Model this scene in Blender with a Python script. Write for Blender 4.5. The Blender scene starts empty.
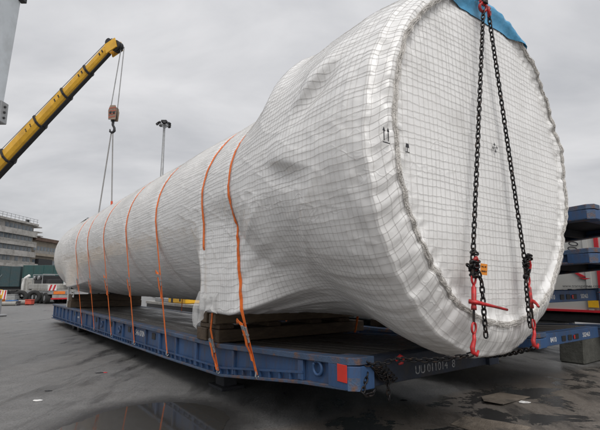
import bpy, math, random
import numpy as np
from mathutils import Vector, Matrix
random.seed(7); RNG = np.random.default_rng(11)
scene = bpy.context.scene
COL = scene.collection
R = math.radians
# ------------------------------------------------------------------ camera
cam = bpy.data.cameras.new('camera'); cam.sensor_width = 36; cam.lens = 25.98
cam.clip_start = .05; cam.clip_end = 2000
co = bpy.data.objects.new('camera', cam); COL.objects.link(co)
co.location = (0, 0, 1.65); co.rotation_euler = (R(90 + 9.18), 0, 0)
scene.camera = co
# ------------------------------------------------------------------ sky (overcast) and soft sun
SUN_EL, SUN_AZ = 50, 163          # azimuth clockwise from +Y
w = bpy.data.worlds.new('World'); scene.world = w; w.use_nodes = True
nt = w.node_tree; nt.nodes.clear()
def N(t, **k):
    n = nt.nodes.new(t)
    for a_, v in k.items(): setattr(n, a_, v)
    return n
out = N('ShaderNodeOutputWorld'); bg = N('ShaderNodeBackground'); bg.inputs[1].default_value = 1.0
sky = N('ShaderNodeTexSky', sky_type='NISHITA', sun_disc=False)
sky.sun_elevation = R(SUN_EL); sky.sun_rotation = R(SUN_AZ)
skm = N('ShaderNodeVectorMath', operation='SCALE'); skm.inputs['Scale'].default_value = .07
nt.links.new(sky.outputs[0], skm.inputs[0])
tc = N('ShaderNodeTexCoord'); sep = N('ShaderNodeSeparateXYZ'); nt.links.new(tc.outputs['Generated'], sep.inputs[0])
den = N('ShaderNodeMath', operation='ADD'); den.inputs[1].default_value = .28
mx = N('ShaderNodeMath', operation='MAXIMUM'); mx.inputs[1].default_value = 0.0
nt.links.new(sep.outputs[2], mx.inputs[0]); nt.links.new(mx.outputs[0], den.inputs[0])
dv = N('ShaderNodeVectorMath', operation='DIVIDE'); cb = N('ShaderNodeCombineXYZ')
nt.links.new(tc.outputs['Generated'], dv.inputs[0])
for i in range(3): nt.links.new(den.outputs[0], cb.inputs[i])
nt.links.new(cb.outputs[0], dv.inputs[1])
mp = N('ShaderNodeMapping'); mp.inputs['Scale'].default_value = (1.0, 1.5, .3); mp.inputs['Location'].default_value = (2.7, 1.3, 0)
nt.links.new(dv.outputs[0], mp.inputs[0])
no = N('ShaderNodeTexNoise'); no.inputs['Scale'].default_value = 1.5; no.inputs['Detail'].default_value = 7; no.inputs['Roughness'].default_value = .52
no.inputs['Distortion'].default_value = .35
nt.links.new(mp.outputs[0], no.inputs[0])
rp = N('ShaderNodeValToRGB'); nt.links.new(no.outputs[0], rp.inputs[0])
rp.color_ramp.elements[0].position = .28; rp.color_ramp.elements[0].color = (.335, .34, .355, 1)
rp.color_ramp.elements[1].position = .72; rp.color_ramp.elements[1].color = (.565, .56, .565, 1)
ze = N('ShaderNodeMath', operation='MULTIPLY_ADD'); ze.inputs[1].default_value = .55; ze.inputs[2].default_value = .86
nt.links.new(mx.outputs[0], ze.inputs[0])
cl = N('ShaderNodeVectorMath', operation='SCALE'); nt.links.new(rp.outputs[0], cl.inputs[0]); nt.links.new(ze.outputs[0], cl.inputs['Scale'])
mix = N('ShaderNodeMix', data_type='RGBA'); mix.inputs[0].default_value = .93
nt.links.new(skm.outputs[0], mix.inputs[6]); nt.links.new(cl.outputs[0], mix.inputs[7])
nt.links.new(mix.outputs[2], bg.inputs[0]); nt.links.new(bg.outputs[0], out.inputs[0])
sl = bpy.data.lights.new('sun', 'SUN'); sl.energy = 1.5; sl.angle = R(40); sl.color = (1, .97, .93)
so = bpy.data.objects.new('sun', sl); COL.objects.link(so)
sd = Vector((math.sin(R(SUN_AZ)) * math.cos(R(SUN_EL)), math.cos(R(SUN_AZ)) * math.cos(R(SUN_EL)), math.sin(R(SUN_EL))))
so.rotation_euler = sd.to_track_quat('Z', 'Y').to_euler(); so.location = (10, -10, 30)
scene.view_settings.view_transform = 'Standard'; scene.view_settings.look = 'None'
scene.view_settings.exposure = 0.5; scene.view_settings.gamma = 1.0; scene.view_settings.use_curve_mapping = False

# ------------------------------------------------------------------ frames
class Frame:
    def __init__(s, x, y, z=0, rz=0): s.o = Vector((x, y, z)); s.rz = rz; s.m = Matrix.Rotation(rz, 3, 'Z')
    def w(s, p): return s.o + s.m @ Vector(p)
WORLD = Frame(0, 0)
YAW = R(36.62); AX = (-math.sin(YAW), math.cos(YAW)); NX = (math.cos(YAW), math.sin(YAW))
T = Frame(NX[0] * 4.22, NX[1] * 4.22, 0, YAW)     # x across the trailer, y along it (away), z up

# ------------------------------------------------------------------ materials
MATS = {}
def mat(name, col, rough=.6, metal=0., var=.15, vscale=6., bump=.0, bscale=40., dirt=None, damt=.5, dscale=3., dlo=.45, dhi=.65, spec=.5, stretch=(1, 1, 1), rvar=0., trans=0., alpha=1.):
    if name in MATS: return MATS[name]
    m = bpy.data.materials.new(name); m.use_nodes = True; t = m.node_tree; b = t.nodes['Principled BSDF']
    L = t.links.new
    tcn = t.nodes.new('ShaderNodeTexCoord'); mpn = t.nodes.new('ShaderNodeMapping'); mpn.inputs['Scale'].default_value = stretch
    L(tcn.outputs['Object'], mpn.inputs[0])
    n1 = t.nodes.new('ShaderNodeTexNoise'); n1.inputs['Scale'].default_value = vscale; n1.inputs['Detail'].default_value = 6; n1.inputs['Roughness'].default_value = .6
    L(mpn.outputs[0], n1.inputs[0])
    hsv = t.nodes.new('ShaderNodeMapRange'); hsv.inputs['From Min'].default_value = .3; hsv.inputs['From Max'].default_value = .7
    hsv.inputs['To Min'].default_value = 1 - var; hsv.inputs['To Max'].default_value = 1 + var; L(n1.outputs[0], hsv.inputs[0])
    sc = t.nodes.new('ShaderNodeVectorMath'); sc.operation = 'SCALE'; sc.inputs[0].default_value = col[:3]; L(hsv.outputs[0], sc.inputs['Scale'])
    cur = sc.outputs[0]
    if dirt:
        n2 = t.nodes.new('ShaderNodeTexNoise'); n2.inputs['Scale'].default_value = dscale; n2.inputs['Detail'].default_value = 9; n2.inputs['Roughness'].default_value = .68
        L(mpn.outputs[0], n2.inputs[0])
        mr = t.nodes.new('ShaderNodeMapRange'); mr.inputs['From Min'].default_value = dlo; mr.inputs['From Max'].default_value = dhi; mr.inputs['To Max'].default_value = damt
        L(n2.outputs[0], mr.inputs[0])
        mxn = t.nodes.new('ShaderNodeMix'); mxn.data_type = 'RGBA'; L(mr.outputs[0], mxn.inputs[0]); L(cur, mxn.inputs[6]); mxn.inputs[7].default_value = (*dirt, 1)
        cur = mxn.outputs[2]
    L(cur, b.inputs['Base Color'])
    b.inputs['Roughness'].default_value = rough; b.inputs['Metallic'].default_value = metal; b.inputs['Specular IOR Level'].default_value = spec
    if rvar:
        rr = t.nodes.new('ShaderNodeMapRange'); rr.inputs['From Min'].default_value = .3; rr.inputs['From Max'].default_value = .7
        rr.inputs['To Min'].default_value = max(.05, rough - rvar); rr.inputs['To Max'].default_value = min(1, rough + rvar)
        L(n1.outputs[0], rr.inputs[0]); L(rr.outputs[0], b.inputs['Roughness'])
    if bump:
        n3 = t.nodes.new('ShaderNodeTexNoise'); n3.inputs['Scale'].default_value = bscale; n3.inputs['Detail'].default_value = 5; L(mpn.outputs[0], n3.inputs[0])
        bp = t.nodes.new('ShaderNodeBump'); bp.inputs['Strength'].default_value = bump; bp.inputs['Distance'].default_value = .02; L(n3.outputs[0], bp.inputs['Height']); L(bp.outputs[0], b.inputs['Normal'])
    if trans: b.inputs['Transmission Weight'].default_value = trans; b.inputs['IOR'].default_value = 1.1
    if alpha < 1: b.inputs['Alpha'].default_value = alpha
    MATS[name] = m; return m
FILM = mat('film', (.83, .825, .815), .27, var=.06, vscale=1.6, bump=.2, bscale=9, stretch=(1, .7, 1), dirt=(.42, .40, .37), damt=.4, dscale=1.3, dlo=.5, dhi=.75)
def film_creases(m):
    t = m.node_tree; L = t.links.new; b = t.nodes['Principled BSDF']; tcn = t.nodes.new('ShaderNodeTexCoord'); prev = b.inputs['Normal'].links[0].from_socket
    def nz(sc, det, dist, stv):
        mp_ = t.nodes.new('ShaderNodeMapping'); mp_.inputs['Scale'].default_value = stv; L(tcn.outputs['Object'], mp_.inputs[0])
        n = t.nodes.new('ShaderNodeTexNoise'); n.inputs['Scale'].default_value = sc; n.inputs['Detail'].default_value = det; n.inputs['Distortion'].default_value = dist; L(mp_.outputs[0], n.inputs[0]); return n.outputs[0]
    def mr(v, a, b_, c, d):
        r = t.nodes.new('ShaderNodeMapRange')
        for i, x in enumerate((a, b_, c, d)): r.inputs[i + 1].default_value = x
        L(v, r.inputs[0]); return r.outputs[0]
    def mm(op, a, b_):
        n = t.nodes.new('ShaderNodeMath'); n.operation = op
        for i, v in enumerate((a, b_)):
            if isinstance(v, (int, float)): n.inputs[i].default_value = v
            else: L(v, n.inputs[i])
        return n.outputs[0]
    h = None
    for sc, st, wd, am in ((2.6, (1, .45, 1), .022, 1.0), (7.0, (1.5, .6, .9), .035, .6)):
        rd = mr(mm('ABSOLUTE', mm('SUBTRACT', nz(sc, 1, .15, st), .5), 0), 0, wd, am, 0); rd = mm('MULTIPLY', rd, mr(nz(1.7, 2, 0, (1, 1, 1)), .46, .62, 0, 1))
        h = rd if h is None else mm('ADD', h, rd)
    bp = t.nodes.new('ShaderNodeBump'); bp.inputs['Strength'].default_value = .34; bp.inputs['Distance'].default_value = .008; L(h, bp.inputs['Height']); L(prev, bp.inputs['Normal']); L(bp.outputs[0], b.inputs['Normal'])
film_creases(FILM)
CORD = mat('net_cord', (.47, .455, .435), .8, var=.4, vscale=.8)
SEAM = mat('seam_rope', (.68, .655, .62), .85, var=.12, vscale=30, bump=.8, bscale=60)
CLEARF = mat('clear_film', (.72, .72, .71), .3, var=.05, bump=.5, bscale=25, alpha=.45)
BLUEF = mat('blue_film', (.08, .33, .56), .45, var=.15, bump=.3, bscale=20)
INK = mat('print_ink', (.03, .03, .035), .7, var=.2)
TBLUE = mat('trailer_blue', (.032, .080, .185), .5, var=.22, vscale=3, dirt=(.075, .055, .045), damt=.8, dscale=7, dlo=.48, dhi=.70, bump=.15, bscale=50, rvar=.12, stretch=(1, 1, .28))
TRIM = mat('worn_rim', (.05, .085, .15), .5, var=.3, vscale=4, dirt=(.15, .08, .05), damt=.9, dscale=6, dlo=.50, dhi=.62, bump=.3, bscale=60)
TDARK = mat('shaded_soiled_navy', (.014, .022, .040), .55, var=.3, vscale=4, dirt=(.03, .026, .024), damt=.8, dscale=5, bump=.2, bscale=40)  # trailer blue darkened to paint in the tank overhang's shade, with mottled dirt
TUNDER = mat('underframe', (.028, .03, .036), .8, var=.3)
PLANK = mat('deck_plank', (.075, .068, .062), .42, var=.35, vscale=5, stretch=(1, .12, 1), dirt=(.03, .028, .026), damt=.8, dscale=4, rvar=.2, bump=.35, bscale=30)
WOOD = mat('timber', (.105, .074, .047), .8, var=.4, vscale=9, stretch=(.25, 1, 1), dirt=(.05, .035, .025), damt=.85, dscale=5, bump=.6, bscale=40)
WOODL = mat('timber_pale', (.20, .15, .10), .8, var=.3, vscale=9, stretch=(.25, 1, 1), dirt=(.09, .065, .045), damt=.7, dscale=5, bump=.6, bscale=40)
ORANGE = mat('orange_web', (.92, .19, .025), .75, var=.15, vscale=20, dirt=(.35, .09, .03), damt=.5, dscale=6)
CHAIN = mat('chain_steel', (.022, .022, .024), .42, .6, var=.4, vscale=30, dirt=(.085, .05, .03), damt=.6, dscale=22, dlo=.5, dhi=.65)
REDP = mat('red_paint', (.52, .02, .022), .42, var=.2, vscale=25, dirt=(.06, .03, .025), damt=.85, dscale=16)
REDR = mat('red_reflector', (.62, .035, .02), .35, var=.1)
WHITEP = mat('white_paint', (.74, .74, .73), .5, var=.08, dirt=(.4, .37, .33), damt=.4, dscale=2)
YEL = mat('crane_yellow', (.74, .41, .03), .45, var=.1, vscale=2, dirt=(.22, .12, .03), damt=.35, dscale=1.5)
YEL2 = mat('machine_yellow', (.75, .42, .02), .5, var=.15)
BLK = mat('black_steel', (.018, .018, .02), .55, var=.3)
GREY = mat('grey_steel', (.33, .34, .35), .45, .3, var=.15, dirt=(.16, .15, .14), damt=.5)
PALE = mat('pale_steel', (.56, .60, .63), .5, var=.05, vscale=2, dirt=(.30, .31, .31), damt=.35, dscale=2.5, bump=.05)
RUB = mat('rubber', (.022, .022, .022), .85, var=.3)
GREEN = mat('dark_green', (.022, .07, .068), .5, var=.15, dirt=(.05, .06, .055), damt=.5, stretch=(1, 1, .3))
TEAL = mat('dark_teal', (.03, .062, .07), .5, var=.15, dirt=(.06, .06, .055), damt=.5)
CONC = mat('concrete', (.32, .31, .29), .85, var=.2, vscale=3, bump=.4, bscale=20, dirt=(.17, .16, .14), damt=.6, dscale=2)
BCONC = mat('building_concrete', (.44, .425, .40), .85, var=.12, vscale=.5, dirt=(.14, .125, .105), damt=.6, dscale=.6)
BRUST = mat('rusty_roof', (.13, .085, .065), .85, var=.3, vscale=1)
GLASS = mat('window_glass', (.16, .19, .215), .15, var=.5, vscale=.8)
OCHRE = mat('ochre_wall', (.33, .29, .235), .85, var=.2, vscale=.6)
CYAN = mat('cyan_sheet', (.03, .42, .55), .5, var=.1)
TRUCKG = mat('truck_grey', (.36, .355, .335), .55, var=.15, dirt=(.18, .17, .15), damt=.6, dscale=1.2)
TRUCKW = mat('truck_white', (.50, .50, .475), .5, var=.06, dirt=(.42, .40, .36), damt=.5, dscale=1.5)
TRED = mat('truck_red', (.50, .02, .03), .5, var=.1)
ROPE = mat('wire_rope', (.30, .30, .30), .6, var=.2)
SLING = mat('sling_grey', (.27, .265, .26), .8, var=.15)

# ground: worn wet asphalt
def ground_mat():
    m = bpy.data.materials.new('wet_asphalt'); m.use_nodes = True; t = m.node_tree; b = t.nodes['Principled BSDF']; L = t.links.new
    g = t.nodes.new('ShaderNodeNewGeometry')
    def noise(sc, det=6, ro=.6, vec=None, dist=0):
        n = t.nodes.new('ShaderNodeTexNoise'); n.inputs['Scale'].default_value = sc; n.inputs['Detail'].default_value = det; n.inputs['Roughness'].default_value = ro; n.inputs['Distortion'].default_value = dist
        L(vec or g.outputs['Position'], n.inputs[0]); return n.outputs[0]
    def rng(v, a, b_, c, d):
        r = t.nodes.new('ShaderNodeMapRange'); 
        for i, x in enumerate((a, b_, c, d)): r.inputs[i + 1].default_value = x
        L(v, r.inputs[0]); return r.outputs[0]
    def mixc(f, a, b_):
        x = t.nodes.new('ShaderNodeMix'); x.data_type = 'RGBA'; L(f, x.inputs[0])
        for i, c in ((6, a), (7, b_)):
            if isinstance(c, tuple): x.inputs[i].default_value = (*c, 1)
            else: L(c, x.inputs[i])
        return x.outputs[2]
    rot = t.nodes.new('ShaderNodeMapping'); rot.inputs['Rotation'].default_value = (0, 0, -YAW); rot.inputs['Scale'].default_value = (1.6, .35, 1)
    L(g.outputs['Position'], rot.inputs[0])
    fine = noise(38, 4, .8); mid = noise(2.6, 12, .78); big = noise(.35, 5, .55, None, .6); track = noise(1.1, 8, .68, rot.outputs[0])
    rot2 = t.nodes.new('ShaderNodeMapping'); rot2.inputs['Rotation'].default_value = (0, 0, -YAW - .25); rot2.inputs['Scale'].default_value = (7, .22, 1); L(g.outputs['Position'], rot2.inputs[0])
    tyre = noise(1.0, 6, .7, rot2.outputs[0])
    base = mixc(rng(mid, .36, .64, 0, 1), (.12, .119, .118), (.195, .193, .190))
    base = mixc(rng(fine, .52, .66, 0, .75), base, (.24, .235, .225))
    base = mixc(rng(fine, .48, .34, 0, .8), base, (.030, .029, .028))
    spot = noise(7, 8, .75); base = mixc(rng(spot, .57, .70, 0, .45), base, (.055, .054, .053))
    base = mixc(rng(big, .5, .66, 0, .3), base, (.125, .115, .103))
    base = mixc(rng(tyre, .55, .68, 0, .4), base, (.06, .059, .058))
    # worn brown resurfaced strip with wet hollows at the right
    sp = t.nodes.new('ShaderNodeSeparateXYZ'); L(g.outputs['Position'], sp.inputs[0])
    def math_(op, a, b_):
        n = t.nodes.new('ShaderNodeMath'); n.operation = op
        for i_, v in enumerate((a, b_)):
            if isinstance(v, (int, float)): n.inputs[i_].default_value = v
            else: L(v, n.inputs[i_])
        return n.outputs[0]
    wv_ = noise(.9, 8, .65); wz = noise(1.05, 10, .68, None, .5)
    dline = math_('SUBTRACT', math_('MULTIPLY', sp.outputs[0], .62), math_('SUBTRACT', sp.outputs[1], math_('MULTIPLY', wv_, 1.2)))   # strip lies right of a slanting line
    strip_ = rng(dline, -5.1, -4.75, 0, 1)
    brown = mixc(rng(spot, .35, .65, 0, 1), (.15, .128, .108), (.225, .20, .175)); brown = mixc(rng(fine, .50, .36, 0, .7), brown, (.06, .05, .042))
    base = mixc(math_('MULTIPLY', strip_, .9), base, brown)
    hollow = math_('MULTIPLY', strip_, rng(wz, .505, .535, 0, 1))
    ex = math_('DIVIDE', math_('ADD', sp.outputs[0], 1.78), 1.02); ey = math_('DIVIDE', math_('ADD', sp.outputs[1], -5.55), 1.02)
    rr0 = math_('SQRT', math_('ADD', math_('MULTIPLY', ex, ex), math_('MULTIPLY', ey, ey)), 0); rr0 = math_('ADD', rr0, math_('MULTIPLY', math_('SUBTRACT', wv_, .5), .7))
    damp = rng(rr0, 1.45, .98, 0, .95)
    wet = math_('MAXIMUM', damp, math_('MAXIMUM', rng(track, .5, .66, 0, .85), hollow))
    base = mixc(wet, base, (.036, .035, .034))
    L(base, b.inputs['Base Color'])
    r1 = rng(wet, 0, 1, .46, .17); L(r1, b.inputs['Roughness'])
    bp = t.nodes.new('ShaderNodeBump'); bp.inputs['Strength'].default_value = .6; bp.inputs['Distance'].default_value = .02
    ad = t.nodes.new('ShaderNodeMath'); ad.operation = 'ADD'; L(fine, ad.inputs[0]); L(mid, ad.inputs[1]); L(ad.outputs[0], bp.inputs['Height']); L(bp.outputs[0], b.inputs['Normal'])
    return m
ASPH = ground_mat()
SLAB = mat('brown_overlay', (.19, .16, .13), .55, var=.3, vscale=4, dirt=(.05, .045, .04), damt=.8, dscale=1.6, dlo=.5, dhi=.62, bump=.6, bscale=60, rvar=.2)
WATER = mat('puddle_water', (.04, .038, .035), .05, var=.0, spec=.5, bump=.02, bscale=6)
WETA = mat('damp_asphalt', (.05, .049, .047), .4, var=.35, vscale=9, bump=.5, bscale=70, rvar=.15)
WETM = mat('wet_film', (.022, .02, .019), .12, var=.3, vscale=5, bump=.15, bscale=30, rvar=.06)

# ------------------------------------------------------------------ mesh helpers
class MB:
    def __init__(s): s.v = []; s.f = []
    def add(s, vs, fs):
        o = len(s.v); s.v += [tuple(p) for p in vs]; s.f += [tuple(i + o for i in f) for f in fs]; return s
    def box(s, a, b):
        x0, y0, z0 = a; x1, y1, z1 = b
        return s.add([(x0, y0, z0), (x1, y0, z0), (x1, y1, z0), (x0, y1, z0), (x0, y0, z1), (x1, y0, z1), (x1, y1, z1), (x0, y1, z1)],
                     [(0, 3, 2, 1), (4, 5, 6, 7), (0, 1, 5, 4), (1, 2, 6, 5), (2, 3, 7, 6), (3, 0, 4, 7)])
    def strip(s, st):
        """closed bar from stations (list of 4-corner rings)"""
        n = len(st[0]); vs = [p for r in st for p in r]; fs = []
        for k in range(len(st) - 1):
            for i in range(n):
                j = (i + 1) % n; fs.append((k * n + i, k * n + j, (k + 1) * n + j, (k + 1) * n + i))
        fs.append(tuple(range(n))[::-1]); fs.append(tuple((len(st) - 1) * n + i for i in range(n)))
        return s.add(vs, fs)
    def bar(s, p, q, w, h, upv=(0, 0, 1)):
        p, q = Vector(p), Vector(q); d = (q - p).normalized(); u = Vector(upv)
        if abs(d.dot(u)) > .98: u = Vector((1, 0, 0))
        x = d.cross(u).normalized() * w / 2; z = x.cross(d).normalized() * h / 2
        return s.strip([[e - x - z, e + x - z, e + x + z, e - x + z] for e in (p, q)])
    def tube(s, path, r, n=8, cap=True):
        P = [Vector(p) for p in path]; rs = r if isinstance(r, (list, tuple)) else [r] * len(P); rings = []; prev = None
        for i, p in enumerate(P):
            d = (P[min(i + 1, len(P) - 1)] - P[max(i - 1, 0)]).normalized()
            if prev is None: x = d.cross(Vector((0, 0, 1)) if abs(d.z) < .9 else Vector((1, 0, 0))).normalized()
            else: x = (prev - d * prev.dot(d)).normalized()
            prev = x; y = d.cross(x)
            rings.append([p + (x * math.cos(2 * math.pi * k / n) + y * math.sin(2 * math.pi * k / n)) * rs[i] for k in range(n)])
        return s.strip(rings)
    def prism(s, poly, axis, d0, d1):
        """poly in the two other axes, extruded along axis (0,1,2)"""
        def mk(u, v, d): return [(d, u, v), (u, d, v), (u, v, d)][axis]
        n = len(poly); vs = [mk(u, v, d0) for u, v in poly] + [mk(u, v, d1) for u, v in poly]
        return s.add(vs, [tuple(range(n))[::-1], tuple(range(n, 2 * n))] + [(i, (i + 1) % n, n + (i + 1) % n, n + i) for i in range(n)])
    def cyl(s, p, q, r, n=16): return s.tube([p, q], r, n)
    def ring(s, c, R1, r, ax, n=20, m=6, arc=1.0):
        """torus (or part of it) about axis vector ax"""
        c = Vector(c); ax = Vector(ax).normalized(); u = ax.orthogonal().normalized(); v = ax.cross(u)
        pts = [c + (u * math.cos(2 * math.pi * arc * k / n) + v * math.sin(2 * math.pi * arc * k / n)) * R1 for k in range(n + 1)]
        return s.tube(pts, r, m)
    def build(s, name, m, parent=None, base=(0, 0, 0), smooth=False, bevel=0):
        me = bpy.data.meshes.new(name); b = Vector(base)
        me.from_pydata([Vector(p) - b for p in s.v], [], s.f); me.update()
        import bmesh
        bm = bmesh.new(); bm.from_mesh(me); bmesh.ops.recalc_face_normals(bm, faces=bm.faces)
        if bevel: bmesh.ops.bevel(bm, geom=[e for e in bm.edges if len(e.link_faces) == 2 and e.calc_face_angle(0) > .5], offset=bevel, segments=1, affect='EDGES', clamp_overlap=True)
        bm.to_mesh(me); bm.free()
        if smooth:
            for p in me.polygons: p.use_smooth = True
        me.materials.append(m)
        o = bpy.data.objects.new(name, me); COL.objects.link(o); o.parent = parent; return o
def tag(o, label, cat, group=None):
    o['label'] = label; o['category'] = cat
    if group: o['group'] = group
    return o
def thing(name, label, cat, fr=T, base=(0, 0, 0), group=None):
    o = bpy.data.objects.new(name, None); o.empty_display_size = .2; COL.objects.link(o)
    o.location = fr.w(base); o.rotation_euler = (0, 0, fr.rz); return tag(o, label, cat, group)
def single(mb, name, m, label, cat, fr=T, base=(0, 0, 0), group=None, **k):
    o = mb.build(name, m, None, base, **k); o.location = fr.w(base); o.rotation_euler = (0, 0, fr.rz); return tag(o, label, cat, group)
def struct(o, kind='structure'): o['kind'] = kind; return o
def copy_tree(o, parent=None, skip=()):
    c = o.copy(); COL.objects.link(c); c.parent = parent
    for ch in list(o.children):
        if ch.name.split('.')[0] not in skip: copy_tree(ch, c, skip)
    return c
def np_mesh(name, V, F, m, parent, smooth=True):
    me = bpy.data.meshes.new(name); V = np.asarray(V, np.float32); F = np.asarray(F, np.int32)
    me.vertices.add(len(V)); me.vertices.foreach_set('co', V.ravel())
    k = F.shape[1]; me.loops.add(F.size); me.loops.foreach_set('vertex_index', F.ravel())
    me.polygons.add(len(F)); me.polygons.foreach_set('loop_start', np.arange(0, F.size, k, dtype=np.int32)); me.polygons.foreach_set('loop_total', np.full(len(F), k, np.int32))
    me.polygons.foreach_set('use_smooth', np.full(len(F), smooth, bool)); me.update(); me.validate(); me.materials.append(m)
    o = bpy.data.objects.new(name, me); COL.objects.link(o); o.parent = parent; return o
def text(name, body, size, m, parent, mtx, depth=.001, align='LEFT', sx=1.0):
    cu = bpy.data.curves.new('t', 'FONT'); cu.body = body; cu.size = size; cu.extrude = depth; cu.align_x = align
    tmp = bpy.data.objects.new('t', cu); COL.objects.link(tmp)
    me = bpy.data.meshes.new_from_object(tmp); bpy.data.objects.remove(tmp); bpy.data.curves.remove(cu)
    me.transform(mtx @ Matrix.Diagonal((sx, 1, 1, 1))); me.materials.clear(); me.materials.append(m)
    o = bpy.data.objects.new(name, me); COL.objects.link(o); o.parent = parent; return o
def face_mtx(p, right, up):
    r, u = Vector(right).normalized(), Vector(up).normalized(); n = r.cross(u)
    m = Matrix((r, u, n)).transposed().to_4x4(); m.translation = Vector(p); return m
LAT = RNG.random((8, 256, 256))
def vnoise(u, v, seed=0, pv=256):
    L_ = LAT[seed % 8]; u = np.asarray(u, float); v = np.asarray(v, float)
    iu = np.floor(u).astype(int); iv = np.floor(v).astype(int); fu = u - iu; fv = v - iv
    fu = fu * fu * (3 - 2 * fu); fv = fv * fv * (3 - 2 * fv)
    g = lambda a, b: L_[a % 256, b % pv]
    return (g(iu, iv) * (1 - fu) + g(iu + 1, iv) * fu) * (1 - fv) + (g(iu, iv + 1) * (1 - fu) + g(iu + 1, iv + 1) * fu) * fv - .5
def sst(x, a, b):
    t = np.clip((x - a) / (b - a), 0, 1); return t * t * (3 - 2 * t)

# ------------------------------------------------------------------ ground and wet patches
g = struct(MB().add([(-900, -900, 0), (900, -900, 0), (900, 900, 0), (-900, 900, 0)], [(0, 1, 2, 3)]).build('ground', ASPH))
def blob(name, pts, z, m, thick=0, sub=5, jit=.04, kind='structure'):
    P = [Vector((*p, 0)) for p in pts]; n = len(P); out_ = []
    for i in range(n):
        p0, p1, p2, p3 = P[i - 1], P[i], P[(i + 1) % n], P[(i + 2) % n]
        for k in range(sub):
            t = k / sub
            q = .5 * ((2 * p1) + (p2 - p0) * t + (2 * p0 - 5 * p1 + 4 * p2 - p3) * t * t + (3 * p1 - p0 - 3 * p2 + p3) * t ** 3)
            out_.append((q.x + random.uniform(-jit, jit), q.y + random.uniform(-jit, jit)))
    mb = MB()
    if thick: mb.prism(out_, 2, z, z + thick)
    else: mb.add([(x, y, z) for x, y in out_], [tuple(range(len(out_)))])
    return struct(mb.build(name, m), kind)
blob('puddle', [(-.95, 5.95), (-1.4, 6.4), (-1.93, 6.5), (-2.42, 6.22), (-2.66, 5.7), (-2.75, 5.1), (-1.6, 4.7), (-.95, 5.2)], .004, WATER, jit=.018, sub=12)
def lying_sheet(pts, lb, lift):
    cxx = sum(p[0] for p in pts) / len(pts); cyy = sum(p[1] for p in pts) / len(pts); n = len(pts); mb = MB()
    zz = [.006 + lift * (k == 0) + lift * .6 * (k == 1) for k in range(n)]
    mb.add([(cxx, cyy, .008)] + [(x, y, z) for (x, y), z in zip(pts, zz)] + [(cxx, cyy, .014)] + [(x, y, z + .006) for (x, y), z in zip(pts, zz)],
           [(0, 1 + (k + 1) % n, 1 + k) for k in range(n)] + [(n + 1, n + 2 + k, n + 2 + (k + 1) % n) for k in range(n)] + [(1 + k, 1 + (k + 1) % n, n + 2 + (k + 1) % n, n + 2 + k) for k in range(n)])
    single(mb, 'steel_sheet', SLAB, lb, 'sheet', WORLD, (cxx, cyy, 0), 'thin sheets on the ground')
lying_sheet([(2.58, 6.42), (2.80, 6.30), (3.2, 6.62), (3.42, 6.78), (3.1, 7.05), (2.7, 6.8)], 'thin brown sheet with a lifted edge lying beside the white scrap at right', .035)
lying_sheet([(2.05, 5.72), (2.45, 5.52), (2.7, 5.40), (2.6, 5.1), (2.0, 5.2), (1.8, 5.5)], 'thin brown sheet lying at the bottom edge, nearest the camera', .03)

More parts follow.
